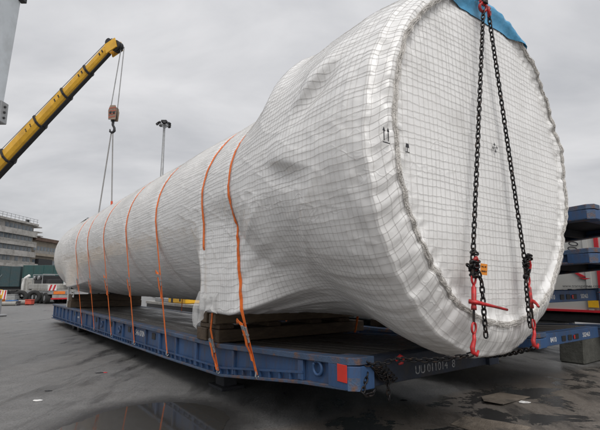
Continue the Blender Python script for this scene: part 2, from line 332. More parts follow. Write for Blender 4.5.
# ------------------------------------------------------------------ roll trailers
def dz(y): return .8 if y >= 5.9 else .8 + (5.9 - y) / 2.7 * .145
def bz_main(y): return float(np.interp(y, [3.2, 3.9, 5.83, 8, 13, 22.7], [.695, .635, .40, .36, .315, .22]))
def bz_thin(y): return float(np.interp(y, [3.2, 4.6, 6.8, 9, 15], [.78, .72, .46, .40, .36]))
def roll_trailer(label, y1, wheels, group=None, texts=True):
    Y0 = 3.2
    bz = bz_main if texts else bz_thin
    t = thing('roll_trailer', label, 'trailer', T, (0, 0, 0), group)
    ys = sorted({Y0, 3.9, 5.83, 5.9, 8, 11, 13, y1} & {y for y in (Y0, 3.9, 5.83, 5.9, 8, 11, 13, y1) if y <= y1})
    ribs = [3.95, 5.5] + [5.9 + .86 * k for k in range(1, int((y1 - 6.2) / .86) + 1)]
    for sx in (-1, 1):
        X = lambda a_: sx * a_
        sb = MB()
        sb.strip([[(X(1.2), y, bz(y)), (X(1.24), y, bz(y)), (X(1.24), y, dz(y) - .02), (X(1.2), y, dz(y) - .02)] for y in ys])
        beam = sb.build('side_beam', TBLUE, t)
        MB().strip([[(X(1.12), y, dz(y) - .055), (X(1.3), y, dz(y) - .055), (X(1.3), y, dz(y) + .012), (X(1.12), y, dz(y) + .012)] for y in ys]).build('top_flange', TRIM, t, bevel=.008)
        MB().strip([[(X(1.1), y, bz(y) - .035), (X(1.3), y, bz(y) - .035), (X(1.3), y, bz(y)), (X(1.1), y, bz(y))] for y in ys]).build('bottom_flange', TRIM, t, bevel=.006)
        for i, y in enumerate(ribs):
            wd = .05 if (i % 2) else .09
            MB().box((min(X(1.24), X(1.285)), y - wd / 2, bz(y) + .004), (max(X(1.24), X(1.285)), y + wd / 2, dz(y) - .058)).build('rib', TBLUE, t, bevel=.006)
        rail = MB().strip([[(X(1.27), y, bz(y) + .075), (X(1.29), y, bz(y) + .075), (X(1.29), y, bz(y) + .10), (X(1.27), y, bz(y) + .10)] for y in ys if 3.9 <= y])
        rail = rail.build('lashing_rail', TBLUE, t)
        tb = MB(); y = 4.15
        while y < y1 - .2:
            tb.box((min(X(1.24), X(1.28)), y - .012, bz(y) + .002), (max(X(1.24), X(1.28)), y + .012, bz(y) + .073)); y += .215
        struct(tb.build('rail_tabs', TBLUE, rail), 'stuff')
        # pocket plates with holes shown as dark lashing openings
        for y in (8.9, 10.6, 12.3, 14.0, 17.4):
            if y < y1 - 1: MB().box((min(X(1.241), X(1.252)), y - .10, dz(y) - .22), (max(X(1.241), X(1.252)), y + .10, dz(y) - .10)).build('lashing_pocket', BLK, t, bevel=.004)
        for y in (3.66, 11.35, 13.2):
            if y < y1:
                c = (X(1.272), y, (dz(y) + bz(y)) / 2 + .01)
                MB().ring(c, .07, .018, (1, 0, 0), 18, 6).build('lashing_ring', TBLUE, t, smooth=True)
                MB().box((min(X(1.24), X(1.275)), y - .035, c[2] + .045), (max(X(1.24), X(1.275)), y + .035, c[2] + .095)).build('ring_bracket', TBLUE, t, bevel=.006)
        # corner block with chamfer
        cz0, cz1 = bz(Y0) - .034, dz(Y0) + .016
        poly = [(X(1.302), 3.46), (X(1.302), 3.17), (X(1.22), 3.09), (X(1.02), 3.09), (X(1.02), 3.46)]
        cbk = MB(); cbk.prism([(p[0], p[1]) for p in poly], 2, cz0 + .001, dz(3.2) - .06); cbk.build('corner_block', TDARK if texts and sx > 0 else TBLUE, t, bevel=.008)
        pr = MB().add([(px, py, dz(py) - .055) for px, py in poly] + [(px, py, dz(py) + .016) for px, py in poly],
                      [(4, 3, 2, 1, 0), (5, 6, 7, 8, 9)] + [(i, (i + 1) % 5, 5 + (i + 1) % 5, 5 + i) for i in range(5)])
        pr.build('corner_plate', TRIM, t, bevel=.006)
        if texts: MB().box((min(X(1.303), X(1.309)), 3.175, cz0 + .07), (max(X(1.303), X(1.309)), 3.315, dz(3.3) - .045)).build('reflector', REDR, t, bevel=.003)
        MB().prism([(X(1.304), 3.168), (X(1.222), 3.088), (X(1.218), 3.094), (X(1.30), 3.174)], 2, cz0 + .002, cz0 + .12).build('rust_plate', TRIM, t)
    # deck planks
    nx = 12; x0 = -1.115; wd = 2.23 / nx
    for k in range(nx):
        a_, b_ = x0 + k * wd + .006, x0 + (k + 1) * wd - .006; h = random.uniform(-.004, .004)
        MB().strip([[(a_, y, dz(y) - .06), (b_, y, dz(y) - .06), (b_, y, dz(y) + h), (a_, y, dz(y) + h)] for y in (3.32, 5.9, y1 - .12)]).build('deck_plank', PLANK, t, bevel=.004)
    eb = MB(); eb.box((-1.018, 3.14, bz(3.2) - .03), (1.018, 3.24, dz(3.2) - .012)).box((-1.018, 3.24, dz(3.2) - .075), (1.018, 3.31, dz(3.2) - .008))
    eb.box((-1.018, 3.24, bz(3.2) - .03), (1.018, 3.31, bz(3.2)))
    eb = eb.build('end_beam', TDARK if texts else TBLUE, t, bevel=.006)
    MB().box((-1.2, y1 - .1, bz(y1)), (1.2, y1, dz(y1) - .001)).build('rear_beam', TBLUE, t, bevel=.006)
    y = 4.1
    while y < y1 - .4:
        MB().box((-1.19, y, dz(y) - .20 - .05 * (y > 6)), (1.19, y + .09, dz(y + .1) - .066)).build('cross_member', TUNDER, t); y += .95
    MB().strip([[(-1.19, y, dz(y) - .066), (1.19, y, dz(y) - .066), (1.19, y, dz(y) - .060), (-1.19, y, dz(y) - .060)][::-1] for y in (3.33, 5.9, y1 - .13)]).build('floor_sheet', TUNDER, t)
    for xx in (-.45, .45):
        MB().strip([[(xx - .06, y, max(bz(y), .3)), (xx + .06, y, max(bz(y), .3)), (xx + .06, y, dz(y) - .21), (xx - .06, y, dz(y) - .21)] for y in (4.5, 5.83, y1 - .2)]).build('long_member', TUNDER, t)
    if wheels:
        for y in (y1 - 5.2, y1 - 4.2):
            MB().cyl((-1.0, y, .26), (1.0, y, .26), .06, 10).build('axle', TUNDER, t, smooth=True)
            for xx in (-.98, -.62, .62, .98):
                wh = MB().cyl((xx - .13, y, .26), (xx + .13, y, .26), .255, 24).build('wheel', RUB, t, bevel=.02, smooth=False)
                MB().cyl((xx - .134, y, .26), (xx + .134, y, .26), .13, 16).build('rim', GREY, wh)
        for xx in (-.75, .75):
            MB().box((xx - .12, 6.55, .04), (xx + .12, 6.85, .36)).build('support_leg', TUNDER, t, bevel=.01)
            MB().box((xx - .2, 6.45, 0), (xx + .2, 6.95, .05)).build('support_foot', TUNDER, t, bevel=.006)
    if texts:
        sm = face_mtx((-1.2415, 10.12, .565), (0, -1, 0), (0, 0, 1)); text('side_number', 'S46 070N', .165, WHITEP, t, sm)
        text('side_number', '0110148', .085, WHITEP, t, face_mtx((-1.2415, 16.9, .53), (0, -1, 0), (0, 0, 1)))
        wl_ = mat('worn_letter', (.36, .37, .38), .7, var=.4, vscale=40, dirt=(.05, .05, .06), damt=.8, dscale=25)
        for xx, wd_ in ((-.36, 'UU'), (-.155, '011014'), (.30, '8')): text('end_number', wd_, .125, wl_, t, face_mtx((xx, 3.138, .71), (1, 0, 0), (0, 0, 1)))['kind'] = 'stuff'
    return t
trailer = roll_trailer('long blue roll trailer carrying the huge wrapped cylinder, red reflector on its near corner', 22.6, True)
st0 = roll_trailer('blue flat trailer resting lowest in the stack right of the wrapped cylinder', 14.6, False, 'stacked flat trailers', False)
DX = (1, 0, 0); UZ = (0, 0, 1)
text('end_number', '8410', .10, WHITEP, st0, face_mtx((-.8, 3.138, .80), DX, UZ)); text('end_number', '502463', .10, WHITEP, st0, face_mtx((.35, 3.138, .80), DX, UZ))
for xx in (-.42, -.2, .05): MB().box((xx, 3.128, .79), (xx + .13, 3.139, .87)).build('lashing_pocket', BLK, st0, bevel=.004)
MB().box((-.02, 3.122, .80), (.03, 3.1275, .86)).build('tag_plate', REDP, st0)
SK = [(3.58, 0, 0, 'blue flat trailer resting lowest in the stack right of the wrapped cylinder'),
      (3.66, 0, .63, 'blue flat trailer second from the ground in the stack at right'),
      (4.03, -.68, 1.21, 'blue flat trailer second from the top, poking out of the stack at right'),
      (4.05, -.70, 1.84, 'topmost blue flat trailer of the stack at right, rusty corner against the sky')]
for k, (x, y, z, lb) in enumerate(SK):
    o = st0 if k == 0 else copy_tree(st0, None, () if k == 1 else ('end_number',))
    o.location = T.w((x, y, z)); o['label'] = lb
single(MB().prism([(6.15, 0), (7.6, 0), (7.45, .56), (6.22, .56)], 1, 4.0, 4.5), 'concrete_block', mat('mossy_concrete', (.085, .085, .075), .85, var=.3, vscale=4, dirt=(.06, .06, .05), damt=.7, dscale=3, bump=.5, bscale=20), 'weathered grey concrete block beside the trailer stack, in front of the white truck', 'concrete block', T, (6.8, 4.25, 0), bevel=.03)
for (xx, yy, lab) in ((4.5, 5.6, 'grey concrete block under the near end of the trailer stack'), (3.2, 13.2, 'grey concrete block under the far left of the trailer stack'), (4.4, 13.2, 'grey concrete block under the far right of the trailer stack')):
    mb = MB(); hb = bz_thin(yy) - .036
    if yy < 6: mb.prism([(xx - .8, 0), (xx + .75, 0), (xx + .75, hb), (xx - .6, hb)], 1, yy - .3, yy + .3)
    else: mb.box((xx - .4, yy - .3, 0), (xx + .4, yy + .3, hb))
    single(mb, 'concrete_block', CONC, lab, 'concrete block', T, (xx, yy, 0), 'blocks under the stacked trailers', bevel=.03)
for (x, y, z0, z1, lb) in ((3.0, 6.5, dz(6.5) + .012, bz_thin(6.5) - .035 + .63, 'lower'), (4.2, 9.0, 1.442, 1.21 + bz_thin(9.68) - .035, 'middle'), (4.05, 8.4, 2.022, 1.84 + bz_thin(9.1) - .035, 'upper')):
    if z1 > z0 + .02:
        single(MB().box((x - .5, y - .08, z0), (x + .5, y + .08, z1)), 'spacer_timber', WOOD, 'brown wooden spacer between stacked blue trailers, ' + lb + ' one', 'timber', T, (x, y, z0), 'spacers in the trailer stack', bevel=.008)

# ------------------------------------------------------------------ timber bearers under the cylinder
def timber(x0, x1, y0, y1, z0, z1, m, lb):
    b = ((x0 + x1) / 2, (y0 + y1) / 2, z0); mb = MB()
    st = []
    for k in range(9):
        x = x0 + (x1 - x0) * k / 8; j = lambda: random.uniform(-.005, .005)
        st.append([(x, y0 + j(), z0 + .001), (x, y1 + j(), z0 + .001), (x, y1 + j(), z1 - abs(j())), (x, y0 + j(), z1 - abs(j()))])
    mb.strip(st); return single(mb, 'timber_beam', m, lb, 'timber', T, b, 'bearers under the cylinder', bevel=.012)
Zd = .813
timber(-1.30, 1.66, 5.92, 6.26, Zd, 1.0, WOOD, 'thick dark timber nearest the camera at the bottom of the near bearer')
timber(-1.32, 1.40, 6.30, 6.64, Zd, 1.0, WOOD, 'thick timber lying behind the front one at the bottom of the near bearer')
timber(-1.33, 1.55, 5.98, 6.2, 1.075, 1.23, WOODL, 'pale timber laid across the top front of the near bearer')
timber(-1.30, 1.35, 6.34, 6.6, 1.075, 1.24, WOOD, 'brown timber laid across the top back of the near bearer')
for k, x in enumerate((-1.15, -.3, .55, 1.2)):
    timber(x - .13, x + .13, 5.95, 6.62, 1.001, 1.074, WOOD, ['short spacer board at the left end of the near bearer', 'short spacer board left of centre in the near bearer', 'short spacer board right of centre in the near bearer', 'short spacer board at the right end of the near bearer'][k])
timber(-1.28, 1.3, 18.2, 18.55, Zd, 1.05, WOOD, 'dark timber at the bottom front of the far bearer')
timber(-1.28, 1.3, 18.6, 18.95, Zd, 1.05, WOOD, 'dark timber at the bottom back of the far bearer')
timber(-1.26, 1.3, 18.25, 18.9, 1.051, 1.30, WOOD, 'broad brown timber on top of the far bearer')
for (x, y, lb) in ((-.9, 6.0, 'left'), (.9, 6.0, 'right')):
    s_ = 1 if x > 0 else -1
    mb = MB().prism([(x - .28 * s_, 1.235), (x + .30 * s_, 1.235), (x + .30 * s_, 1.62)], 1, 6.0, 6.55)
    single(mb, 'wedge_chock', WOOD, 'wooden wedge holding the cylinder on the near bearer, ' + lb + ' side', 'wedge', T, (x, 6.3, 1.235), 'wedges on the near bearer', bevel=.01)

# ------------------------------------------------------------------ the wrapped cylinder
S_R = [2.47, 2.8, 3.3, 3.8, 4.08, 4.22, 4.70, 5.1, 5.4, 8, 30]; R_R = [1.82, 1.88, 1.91, 1.895, 1.915, 1.89, 1.70, 1.595, 1.58, 1.58, 1.58]
def R0(s):
    r = np.interp(s, S_R, R_R); d = np.clip((s - 21.1) / 1.45, 0, 1); return r * np.sqrt(np.clip(1 - d ** 2.3, 0, 1))
def ZC(s): return np.interp(s, [2.4, 3.2, 4.6, 5.6, 30], [2.905, 2.87, 2.86, 2.89, 2.89])
def OV(s): return np.interp(s, [2.45, 3.2, 4.6], [1.0, .6, 0.0])      # front is a little taller than wide
EX, EZ, XO, SZ = .985, 1.075, .05, .085
def shape(s, th):
    """radial multiplier of the wrapped body"""
    deg = np.degrees(th) % 360
    k = np.ones_like(s * th)
    rf = np.interp(s, [2.47, 2.8, 3.3, 4.2, 5.2, 6.2], [1.82, 1.86, 1.86, 1.78, 1.66, 1.58]); fl = sst(deg, 132, 172) * (1 - sst(deg, 300, 350))
    k = k + fl * (np.where(s < 6.2, rf / np.maximum(R0(s), .3), 1) - 1)                  # the bulge rises steeply at the top, gently along the flank
    low = sst(deg, 188, 235) * (1 - sst(deg, 300, 350))                           # film hugs the tank underneath
    k -= low * .115 * sst(s, 2.6, 3.7) * (1 - sst(s, 4.9, 5.6))
    # sheet hanging over the near saddle, and over the far one
    for (sa, sb_, sc_, sd_, cx, czz, amp) in ((6.45, 5.88, 5.2, 3.5, -1.57, 1.27, 1.0), (20.3, 18.0, 17.9, 14.6, -1.55, 1.5, .75)):
        se = s - .34 * np.clip(-np.sin(th) - .2, 0, 1) + .16 * vnoise(th * 5, s * .6, 4) + .06 * vnoise(th * 16, s * 1.0, 5)
        wgt = sst(-se, -sa, -sb_) * (1 - sst(-s, -sc_, -sd_)) * amp
        for mir in (1, -1):
            c_, s_n = np.cos(th) * mir, np.sin(th)
            zc = ZC(s); Rr = np.maximum(R0(s), .3)
            rx = np.where(c_ < -1e-3, -cx * 1.0 / np.maximum(-c_, 1e-3), 9)        # to the vertical sheet
            rz = np.where(s_n < -1e-3, (zc - czz) / np.maximum(-s_n, 1e-3), 9)     # to the saddle level
            rr = np.minimum(np.maximum(rx, Rr), np.maximum(rz, Rr * 0.0))
            tgt = np.where((c_ < 0) & (s_n < 0), np.clip(rr / Rr, .86, 1.42), 1)
            q = sst(np.where(c_ < 0, -s_n, 0), 0, .3)
            k = k + (tgt - k) * wgt * q * (c_ < 0)
    def bump(s0, d0, ws, wd, a_):
        return a_ * np.exp(-((s - s0) / ws) ** 2 - ((((deg - d0 + 180) % 360) - 180) / wd) ** 2)
    def ledge(s0, ws, d0, tilt, a_, b_):
        dd = ((deg - (d0 + tilt * (s - s0)) + 180) % 360) - 180; e = np.exp(-np.abs((s - s0) / ws) ** 2.5)
        return e * (a_ * np.where(dd < 0, np.exp(-(dd / 9) ** 2), np.exp(-(dd / 1.5) ** 2)) - b_ * np.exp(-((dd - 5) / 4.0) ** 2))
    k = k + ledge(3.15, .24, 156, 20, .032, .026) + ledge(3.55, .28, 179, -8, .022, .022)
    k = k + bump(4.15, 128, .16, 16, .018) - bump(4.0, 196, .35, 12, .018) - bump(2.85, 196, .25, 9, .015) + bump(2.66, 180, .14, 14, .012)
    cr_ = 4.12 + .10 * np.sin(np.radians(deg - 120) * 2.2); k = k + .008 * np.maximum(0, 1 - np.abs(s - cr_) / .14) * sst(deg, 108, 120) * (1 - sst(deg, 140, 165))
    r3 = 3.0 + (deg - 182) * .02; k = k + .010 * np.maximum(0, 1 - np.abs(s - r3) / .10) * sst(deg, 180, 190) * (1 - sst(deg, 205, 222))
    return k
def wrinkle(s, th):
    a_ = th / (2 * math.pi)
    d = .026 * vnoise(s * .7, a_ * 10, 0, 10) + .008 * vnoise(s * 2.1 + 7, a_ * 24, 1, 24) + .0035 * vnoise(s * 3.2, a_ * 96, 2, 96)
    r = 1 - np.abs(2 * vnoise(s * 2.6 + a_ * 40, a_ * 64 + 0 * s, 3, 64)); d = d + .005 * np.maximum(r - .8, 0) / .2
    r2 = 1 - np.abs(2 * vnoise(s * 7.3, a_ * 80, 4, 80)); d = d + .0025 * np.maximum(r2 - .75, 0) / .25
    hump = sst(-s, -7, -5.2); lowm = sst(np.degrees(th) % 360, 195, 225) * (1 - sst(np.degrees(th) % 360, 300, 330))
    d = d + hump * lowm * .014 * vnoise(s * 1.0, a_ * 130, 5, 130)
    # edge crumple near the front shoulder
    fr = sst(-s, -2.95, -2.5); d = d + fr * (.020 * vnoise(s * 9, a_ * 60, 6, 60) + .014 * vnoise(s * 18, a_ * 150, 7, 150))
    return d
STRAPS = [(4.83, 5.12, .55), (5.90, 6.1, .44), (7.96, 8.4, .43), (9.99, 10.4, .41), (11.99, 12.8, .40), (13.96, 15.0, .39), (15.76, 16.9, .36)]
def folds(s, th):
    # long folds fanning out of the near saddle over the lower flank
    dy_ = (np.degrees(th) % 360 - 232) * math.pi / 180 * 1.8; dx_ = 5.9 - s; dist = np.hypot(dx_, dy_); an = np.arctan2(-dy_, dx_)
    wgt = np.exp(-((dist - 1.3) / 1.0) ** 2) * sst(dx_, .3, .9) * sst(s, 2.55, 2.9)
    r_ = 1 - np.abs(2 * vnoise(an * 7 + 3, dist * .5 + 0 * an, 2)); r2_ = 1 - np.abs(2 * vnoise(an * 15 + 8, dist * .7, 5))
    return wgt * (.030 * (r_ - .6) + .016 * (r2_ - .6))
def side(s, th, off=0.0, press=True):
    s = np.asarray(s, float); th = np.asarray(th, float)
    r = R0(s) * shape(s, th) + (wrinkle(s, th) + folds(s, th)) * (R0(s) > .4) + off
    if press:
        for (sb_, st_, _) in STRAPS:
            f = np.clip((np.sin(th) + .9) / 1.9, 0, 1); r = r - .022 * np.exp(-((s - (sb_ + (st_ - sb_) * f)) / .09) ** 2)
    ov = OV(s); return np.stack(np.broadcast_arrays(r * np.cos(th) * (1 + (EX - 1) * ov) + XO * ov, s, ZC(s) + r * np.sin(th) * (1 + (EZ - 1) * ov)), -1)
RS = 1.61                                       # seam radius on the front
def front(rad, th, off=0.0):
    """front cap: rad 0..1.82"""
    rad = np.asarray(rad, float); th = np.asarray(th, float); a_ = th / (2 * math.pi)
    y = 2.315 + .03 * (1 - np.clip(rad / RS, 0, 1) ** 2) * -1 + sst(rad, RS + .05, 1.82) * .12
    x, z = rad * np.cos(th), rad * np.sin(th)
    y = y + .020 * vnoise(x * 1.3 + 40, z * 1.3 + 40, 1) + .008 * vnoise(x * 4 + 90, z * 1.6 + 60, 2) + .003 * vnoise(x * 10 + 90, z * 7 + 60, 3)
    rim = sst(rad, RS - .25, RS) * (1 - sst(rad, RS + .22, 1.85))
    y = y + rim * (.030 * vnoise(rad * 4 + a_ * 50, a_ * 110, 4, 110) + .022 * vnoise(rad * 12, a_ * 190, 5, 190) + .014 * vnoise(rad * 26 , a_ * 250, 6, 250))
    y = y - .018 * np.exp(-((rad - RS) / .05) ** 2) + .012 * np.exp(-((rad - RS + .10) / .06) ** 2)
    rr = rad * (1 + sst(rad, 1.5, 1.82) * (.010 * vnoise(rad * 3, a_ * 40, 6, 40)))
    return np.stack(np.broadcast_arrays(rr * np.cos(th) * EX + XO, y - off, 2.905 + SZ * (1 - sst(rad, RS + .03, 1.79)) + rr * np.sin(th) * EZ), -1)
tank = thing('wrapped_cylinder', 'huge cylinder wrapped in white netted film resting on the blue roll trailer', 'cylinder', T, (0, 0, 0))
NT = 640
TH = np.linspace(0, 2 * math.pi, NT, endpoint=False)
def grid_faces(nr, nt_, base=0):
    i = np.arange(nr - 1)[:, None]; j = np.arange(nt_)[None]; k = (j + 1) % nt_
    return np.stack([base + i * nt_ + j, base + i * nt_ + k, base + (i + 1) * nt_ + k, base + (i + 1) * nt_ + j], -1).reshape(-1, 4)
ss = np.concatenate([np.arange(2.49, 7.0, .024), np.arange(7.0, 21.1, .07), 21.1 + 1.45 * np.sin(np.linspace(.02, math.pi / 2 * .999, 26))])
Vs = side(ss[:, None], TH[None])
rads = np.concatenate([[.002], np.linspace(.05, 1.35, 44), np.linspace(1.37, 1.80, 26)])
Vf = front(rads[:, None], TH[None])
# round the shoulder between the front cap and the side
last = Vf[-1]; first = Vs[0]; ctrl = .55 * (np.stack([first[:, 0], last[:, 1], first[:, 2]], -1)) + .45 * .5 * (last + first)
tt = np.linspace(0, 1, 7)[1:-1][:, None, None]
Vm = (1 - tt) ** 2 * last[None] + 2 * tt * (1 - tt) * ctrl[None] + tt ** 2 * first[None]
V = np.concatenate([Vf, Vm, Vs], 0); F = grid_faces(V.shape[0], NT)
np_mesh('film_wrap', V.reshape(-1, 3), F[:, ::-1], FILM, tank)
def shoulder(th, t, off=.004):
    l_, f_ = front(np.full_like(th, 1.80), th), side(np.full_like(th, 2.49), th)
    c_ = .55 * np.stack([f_[:, 0], l_[:, 1], f_[:, 2]], -1) + .45 * .5 * (l_ + f_)
    p_ = (1 - t) ** 2 * l_ + 2 * t * (1 - t) * c_ + t * t * f_
    nn_ = (1 - t) * np.array([[0, -1., 0]]) + t * np.stack([np.cos(th), 0 * th, np.sin(th)], -1); nn_ /= np.linalg.norm(nn_, axis=1, keepdims=True)
    return p_ + nn_ * off, nn_
# netting: rings, long cords, and a square mesh on the front
def cords(lines, nrm, r_):
    V_, F_ = [], []; o = 0
    for i_, (P, Nn) in enumerate(zip(lines, nrm)):
        r = r_[i_] if isinstance(r_, list) else r_
        d = np.gradient(P, axis=0); d /= np.maximum(np.linalg.norm(d, axis=1, keepdims=True), 1e-9); sd_ = np.cross(d, Nn)
        ring = np.stack([P + sd_ * r, P + Nn * r * 1.3, P - sd_ * r], 1); n = len(P)
        V_.append(ring.reshape(-1, 3)); i = np.arange(n - 1)[:, None] * 3 + np.array([0, 1])[None]
        F_.append(np.stack([i, i + 1, i + 4, i + 3], -1).reshape(-1, 4) + o); o += n * 3
    return np.concatenate(V_), np.concatenate(F_)
def radial(th): return np.stack([np.cos(th), np.zeros_like(th), np.sin(th)], -1)
Ls, Ns = [], []
thr = np.linspace(0, 2 * math.pi, 260)
for k, s0 in enumerate(np.concatenate([np.arange(2.55, 12, .06), np.arange(12, 21.9, .09)])):
    s_ = s0 + .018 * vnoise(thr / (2 * math.pi) * 40, s0 * 3 + 0 * thr, 2, 256) + .05 * vnoise(thr * 1.6, s0 * .8 + 0 * thr, 5)
    Ls.append(side(s_, thr, .004)); Ns.append(radial(thr))
for rd in (1.66, 1.72, 1.775):
    Ls.append(front(rd + .012 * vnoise(thr * 8, rd * 9 + 0 * thr, 2), thr, .004)); Ns.append(np.tile(np.array([[0, -1., 0]]), (len(thr), 1)))
for tq in (.3, .7):
    p_, n_ = shoulder(thr, tq); Ls.append(p_); Ns.append(n_)
nh = len(Ls); NL = 184; sl_ = np.concatenate([np.arange(2.50, 7, .045), np.arange(7, 21.9, .12)])
for k in range(NL):
    t0 = 2 * math.pi * k / NL; t_ = t0 + .016 * vnoise(sl_ * 1.1, k * 1.0 + 0 * sl_, 3) * 1.2 + .008 * vnoise(sl_ * 9.5, k * 2.0 + 0 * sl_, 4) + .05 * vnoise(sl_ * .5, t0 * 2 + 0 * sl_, 6)
    body = side(sl_, t_, .004); rr_ = np.linspace(RS + .01, 1.80, 9); fp = front(rr_, np.full(9, t_[0]), .004)
    sh = [shoulder(t_[:1], tq) for tq in (.2, .4, .6, .8)]
    Ls.append(np.concatenate([fp] + [q_[0] for q_ in sh] + [body])); nn = radial(t_); nf = np.tile(np.array([[0, -1., 0]]), (9, 1)); 
    Ns.append(np.concatenate([nf] + [q_[1] for q_ in sh] + [nn]))
Vn, Fn = cords(Ls, Ns, [.0010] * nh + [.0015] * (len(Ls) - nh)); struct(np_mesh('net', Vn, Fn, CORD, tank), 'stuff')
Ls, Ns = [], []
for k in range(-25, 26):
    c = k * .063; h = math.sqrt(max(RS ** 2 - c * c, 0)) - .01
    if h < .1: continue
    u = np.linspace(-h, h, int(h * 50) + 4)
    for ver in (0, 1):
        wv = c + .010 * np.abs(np.sin(u * math.pi / .063)) * (1 - ver) * -.7 + .05 * vnoise(u * .9 + 3, k * .6 + 0 * u, 1 + ver) + .012 * vnoise(u * 5, k * 3.0 + 0 * u, 3)
        x, z = (wv, u) if ver else (u, wv)
        Ls.append(front(np.minimum(np.hypot(x, z), RS), np.arctan2(z, x), .004)); Ns.append(np.tile(np.array([[0, -1., 0]]), (len(u), 1)))
Vn, Fn = cords(Ls, Ns, .0014); struct(np_mesh('front_net', Vn, Fn, mat('front_cord', (.66, .65, .63), .8, var=.22, vscale=1.2), tank), 'stuff')
# bunched seam
n1, n2 = 900, 8; ph = np.linspace(0, 2 * math.pi, n1, endpoint=False)[:, None]; q = np.linspace(0, 2 * math.pi, n2, endpoint=False)[None]
wob = .035 * vnoise(ph * 5, 0 * ph, 4) + .012 * vnoise(ph * 21, 0 * ph, 6)
rt = .010 * (1 + .6 * vnoise(ph * 22, q * .8, 2))
rr = RS + wob + rt * np.cos(q) * 1.9
fy = front(np.full(n1, RS), ph[:, 0])[:, 1][:, None]
Vse = np.stack(np.broadcast_arrays(rr * np.cos(ph) * EX + XO, fy - .002 - rt * np.sin(q) * .8, 2.905 + SZ + rr * np.sin(ph) * EZ), -1)
i = np.arange(n1)[:, None]; j = np.arange(n2)[None]; a1, b1 = (i + 1) % n1, (j + 1) % n2
Fse = np.stack(np.broadcast_arrays(i * n2 + j, a1 * n2 + j, a1 * n2 + b1, i * n2 + b1), -1).reshape(-1, 4)
sm_ = np_mesh('seam', Vse.reshape(-1, 3), Fse, SEAM, tank)
Ls, Ns = [], []; p1 = np.linspace(0, 2 * math.pi, 1500); wob1 = .035 * vnoise(p1 * 5, 0 * p1, 4) + .012 * vnoise(p1 * 21, 0 * p1, 6); fy1 = front(np.full(1500, RS), p1)[:, 1]
for k in range(26):
    ro = .055 * vnoise(p1 * (6 + k % 7) + k * 13, 0 * p1 + k, 1) + .02 * vnoise(p1 * 30 + k * 7, 0 * p1 + k, 3); yo = .016 + .02 * vnoise(p1 * 14 + k * 5, 0 * p1 + k, 5) - .2 * np.abs(ro)
    rad_ = RS + wob1 + ro; Ls.append(np.stack([rad_ * np.cos(p1) * EX + XO, fy1 - np.maximum(yo, .003), 2.905 + SZ + rad_ * np.sin(p1) * EZ], -1)); Ns.append(np.tile(np.array([[0, -1., 0]]), (1500, 1)))
Vn, Fn = cords(Ls, Ns, .0017); struct(np_mesh('gathered_cords', Vn, Fn, SEAM, sm_), 'stuff')
# blue sheet showing at the top of the front
xs = np.linspace(-1.08, 1.08, 50); rows = []
for f in np.linspace(0, 1, 9):
    zb = 1.42 + .02 * vnoise(xs * 3 + 9, 0 * xs, 2); zt = np.sqrt(np.maximum(1.795 ** 2 - xs ** 2, 0)); zt = np.maximum(zt, zb + .002); z = zb + (zt - zb) * f
    rows.append(front(np.hypot(xs, z), np.arctan2(z, xs), .012 + .03 * np.exp(-((np.hypot(xs, z) - RS) / .08) ** 2)))
Vb = np.stack(rows, 0); np_mesh('blue_sheet', Vb.reshape(-1, 3), np.array([(r * 50 + c, r * 50 + c + 1, (r + 1) * 50 + c + 1, (r + 1) * 50 + c) for r in range(8) for c in range(49)]), BLUEF, tank)['label'] = 'blue sheet at the top of the front'
# printed handling marks
def fy_at(x, z, off=.012): return float(front(math.hypot(x / EX, (z - 2.905) / EZ), math.atan2((z - 2.905) / EZ, x / EX), off)[1])
def mark(polys, x, z, off):
    mb = MB()
    for p in polys:
        yy = fy_at(x, z, off); n = len(p)
        mb.add([(x + u * .72, yy, z + v * .72) for u, v in p] + [(x + u * .72, yy + .003, z + v * .72) for u, v in p], [tuple(range(n)), tuple(range(n, 2 * n))[::-1]] + [(i, (i + 1) % n, n + (i + 1) % n, n + i) for i in range(n)])
    return mb
def rect(u0, v0, u1, v1): return [(u0, v0), (u1, v0), (u1, v1), (u0, v1)]
mark([rect(-.045, -.07, -.033, .05), [(-.06, .045), (-.018, .045), (-.039, .095)], rect(.025, -.07, .037, .05), [(.01, .045), (.052, .045), (.031, .095)], rect(-.06, -.095, .055, -.083)], -1.63, 2.86, .02).build('arrow_mark', INK, tank)
mark([rect(-.035, -.06, .035, -.05), rect(-.004, -.05, .004, 0), [(-.03, 0), (.03, 0), (.022, .05), (-.022, .05)]], -1.38, 2.80, .022).build('glass_mark', INK, tank)
cm = []
for k in range(4):
    c_, s_ = math.cos(k * math.pi / 2 + .2), math.sin(k * math.pi / 2 + .2); rot = lambda u, v: (u * c_ - v * s_, u * s_ + v * c_)
    cm += [[rot(.02, -.005), rot(.075, -.005), rot(.075, .005), rot(.02, .005)], [rot(.045, -.02), rot(.052, -.026), rot(.06, -.006), rot(.055, 0)], [rot(.045, .02), rot(.055, 0), rot(.06, .006), rot(.052, .026)]]
cm += [rect(-.008, -.008, .008, .008)]
mark(cm, -.03, 3.05, .022).build('centre_mark', INK, tank)
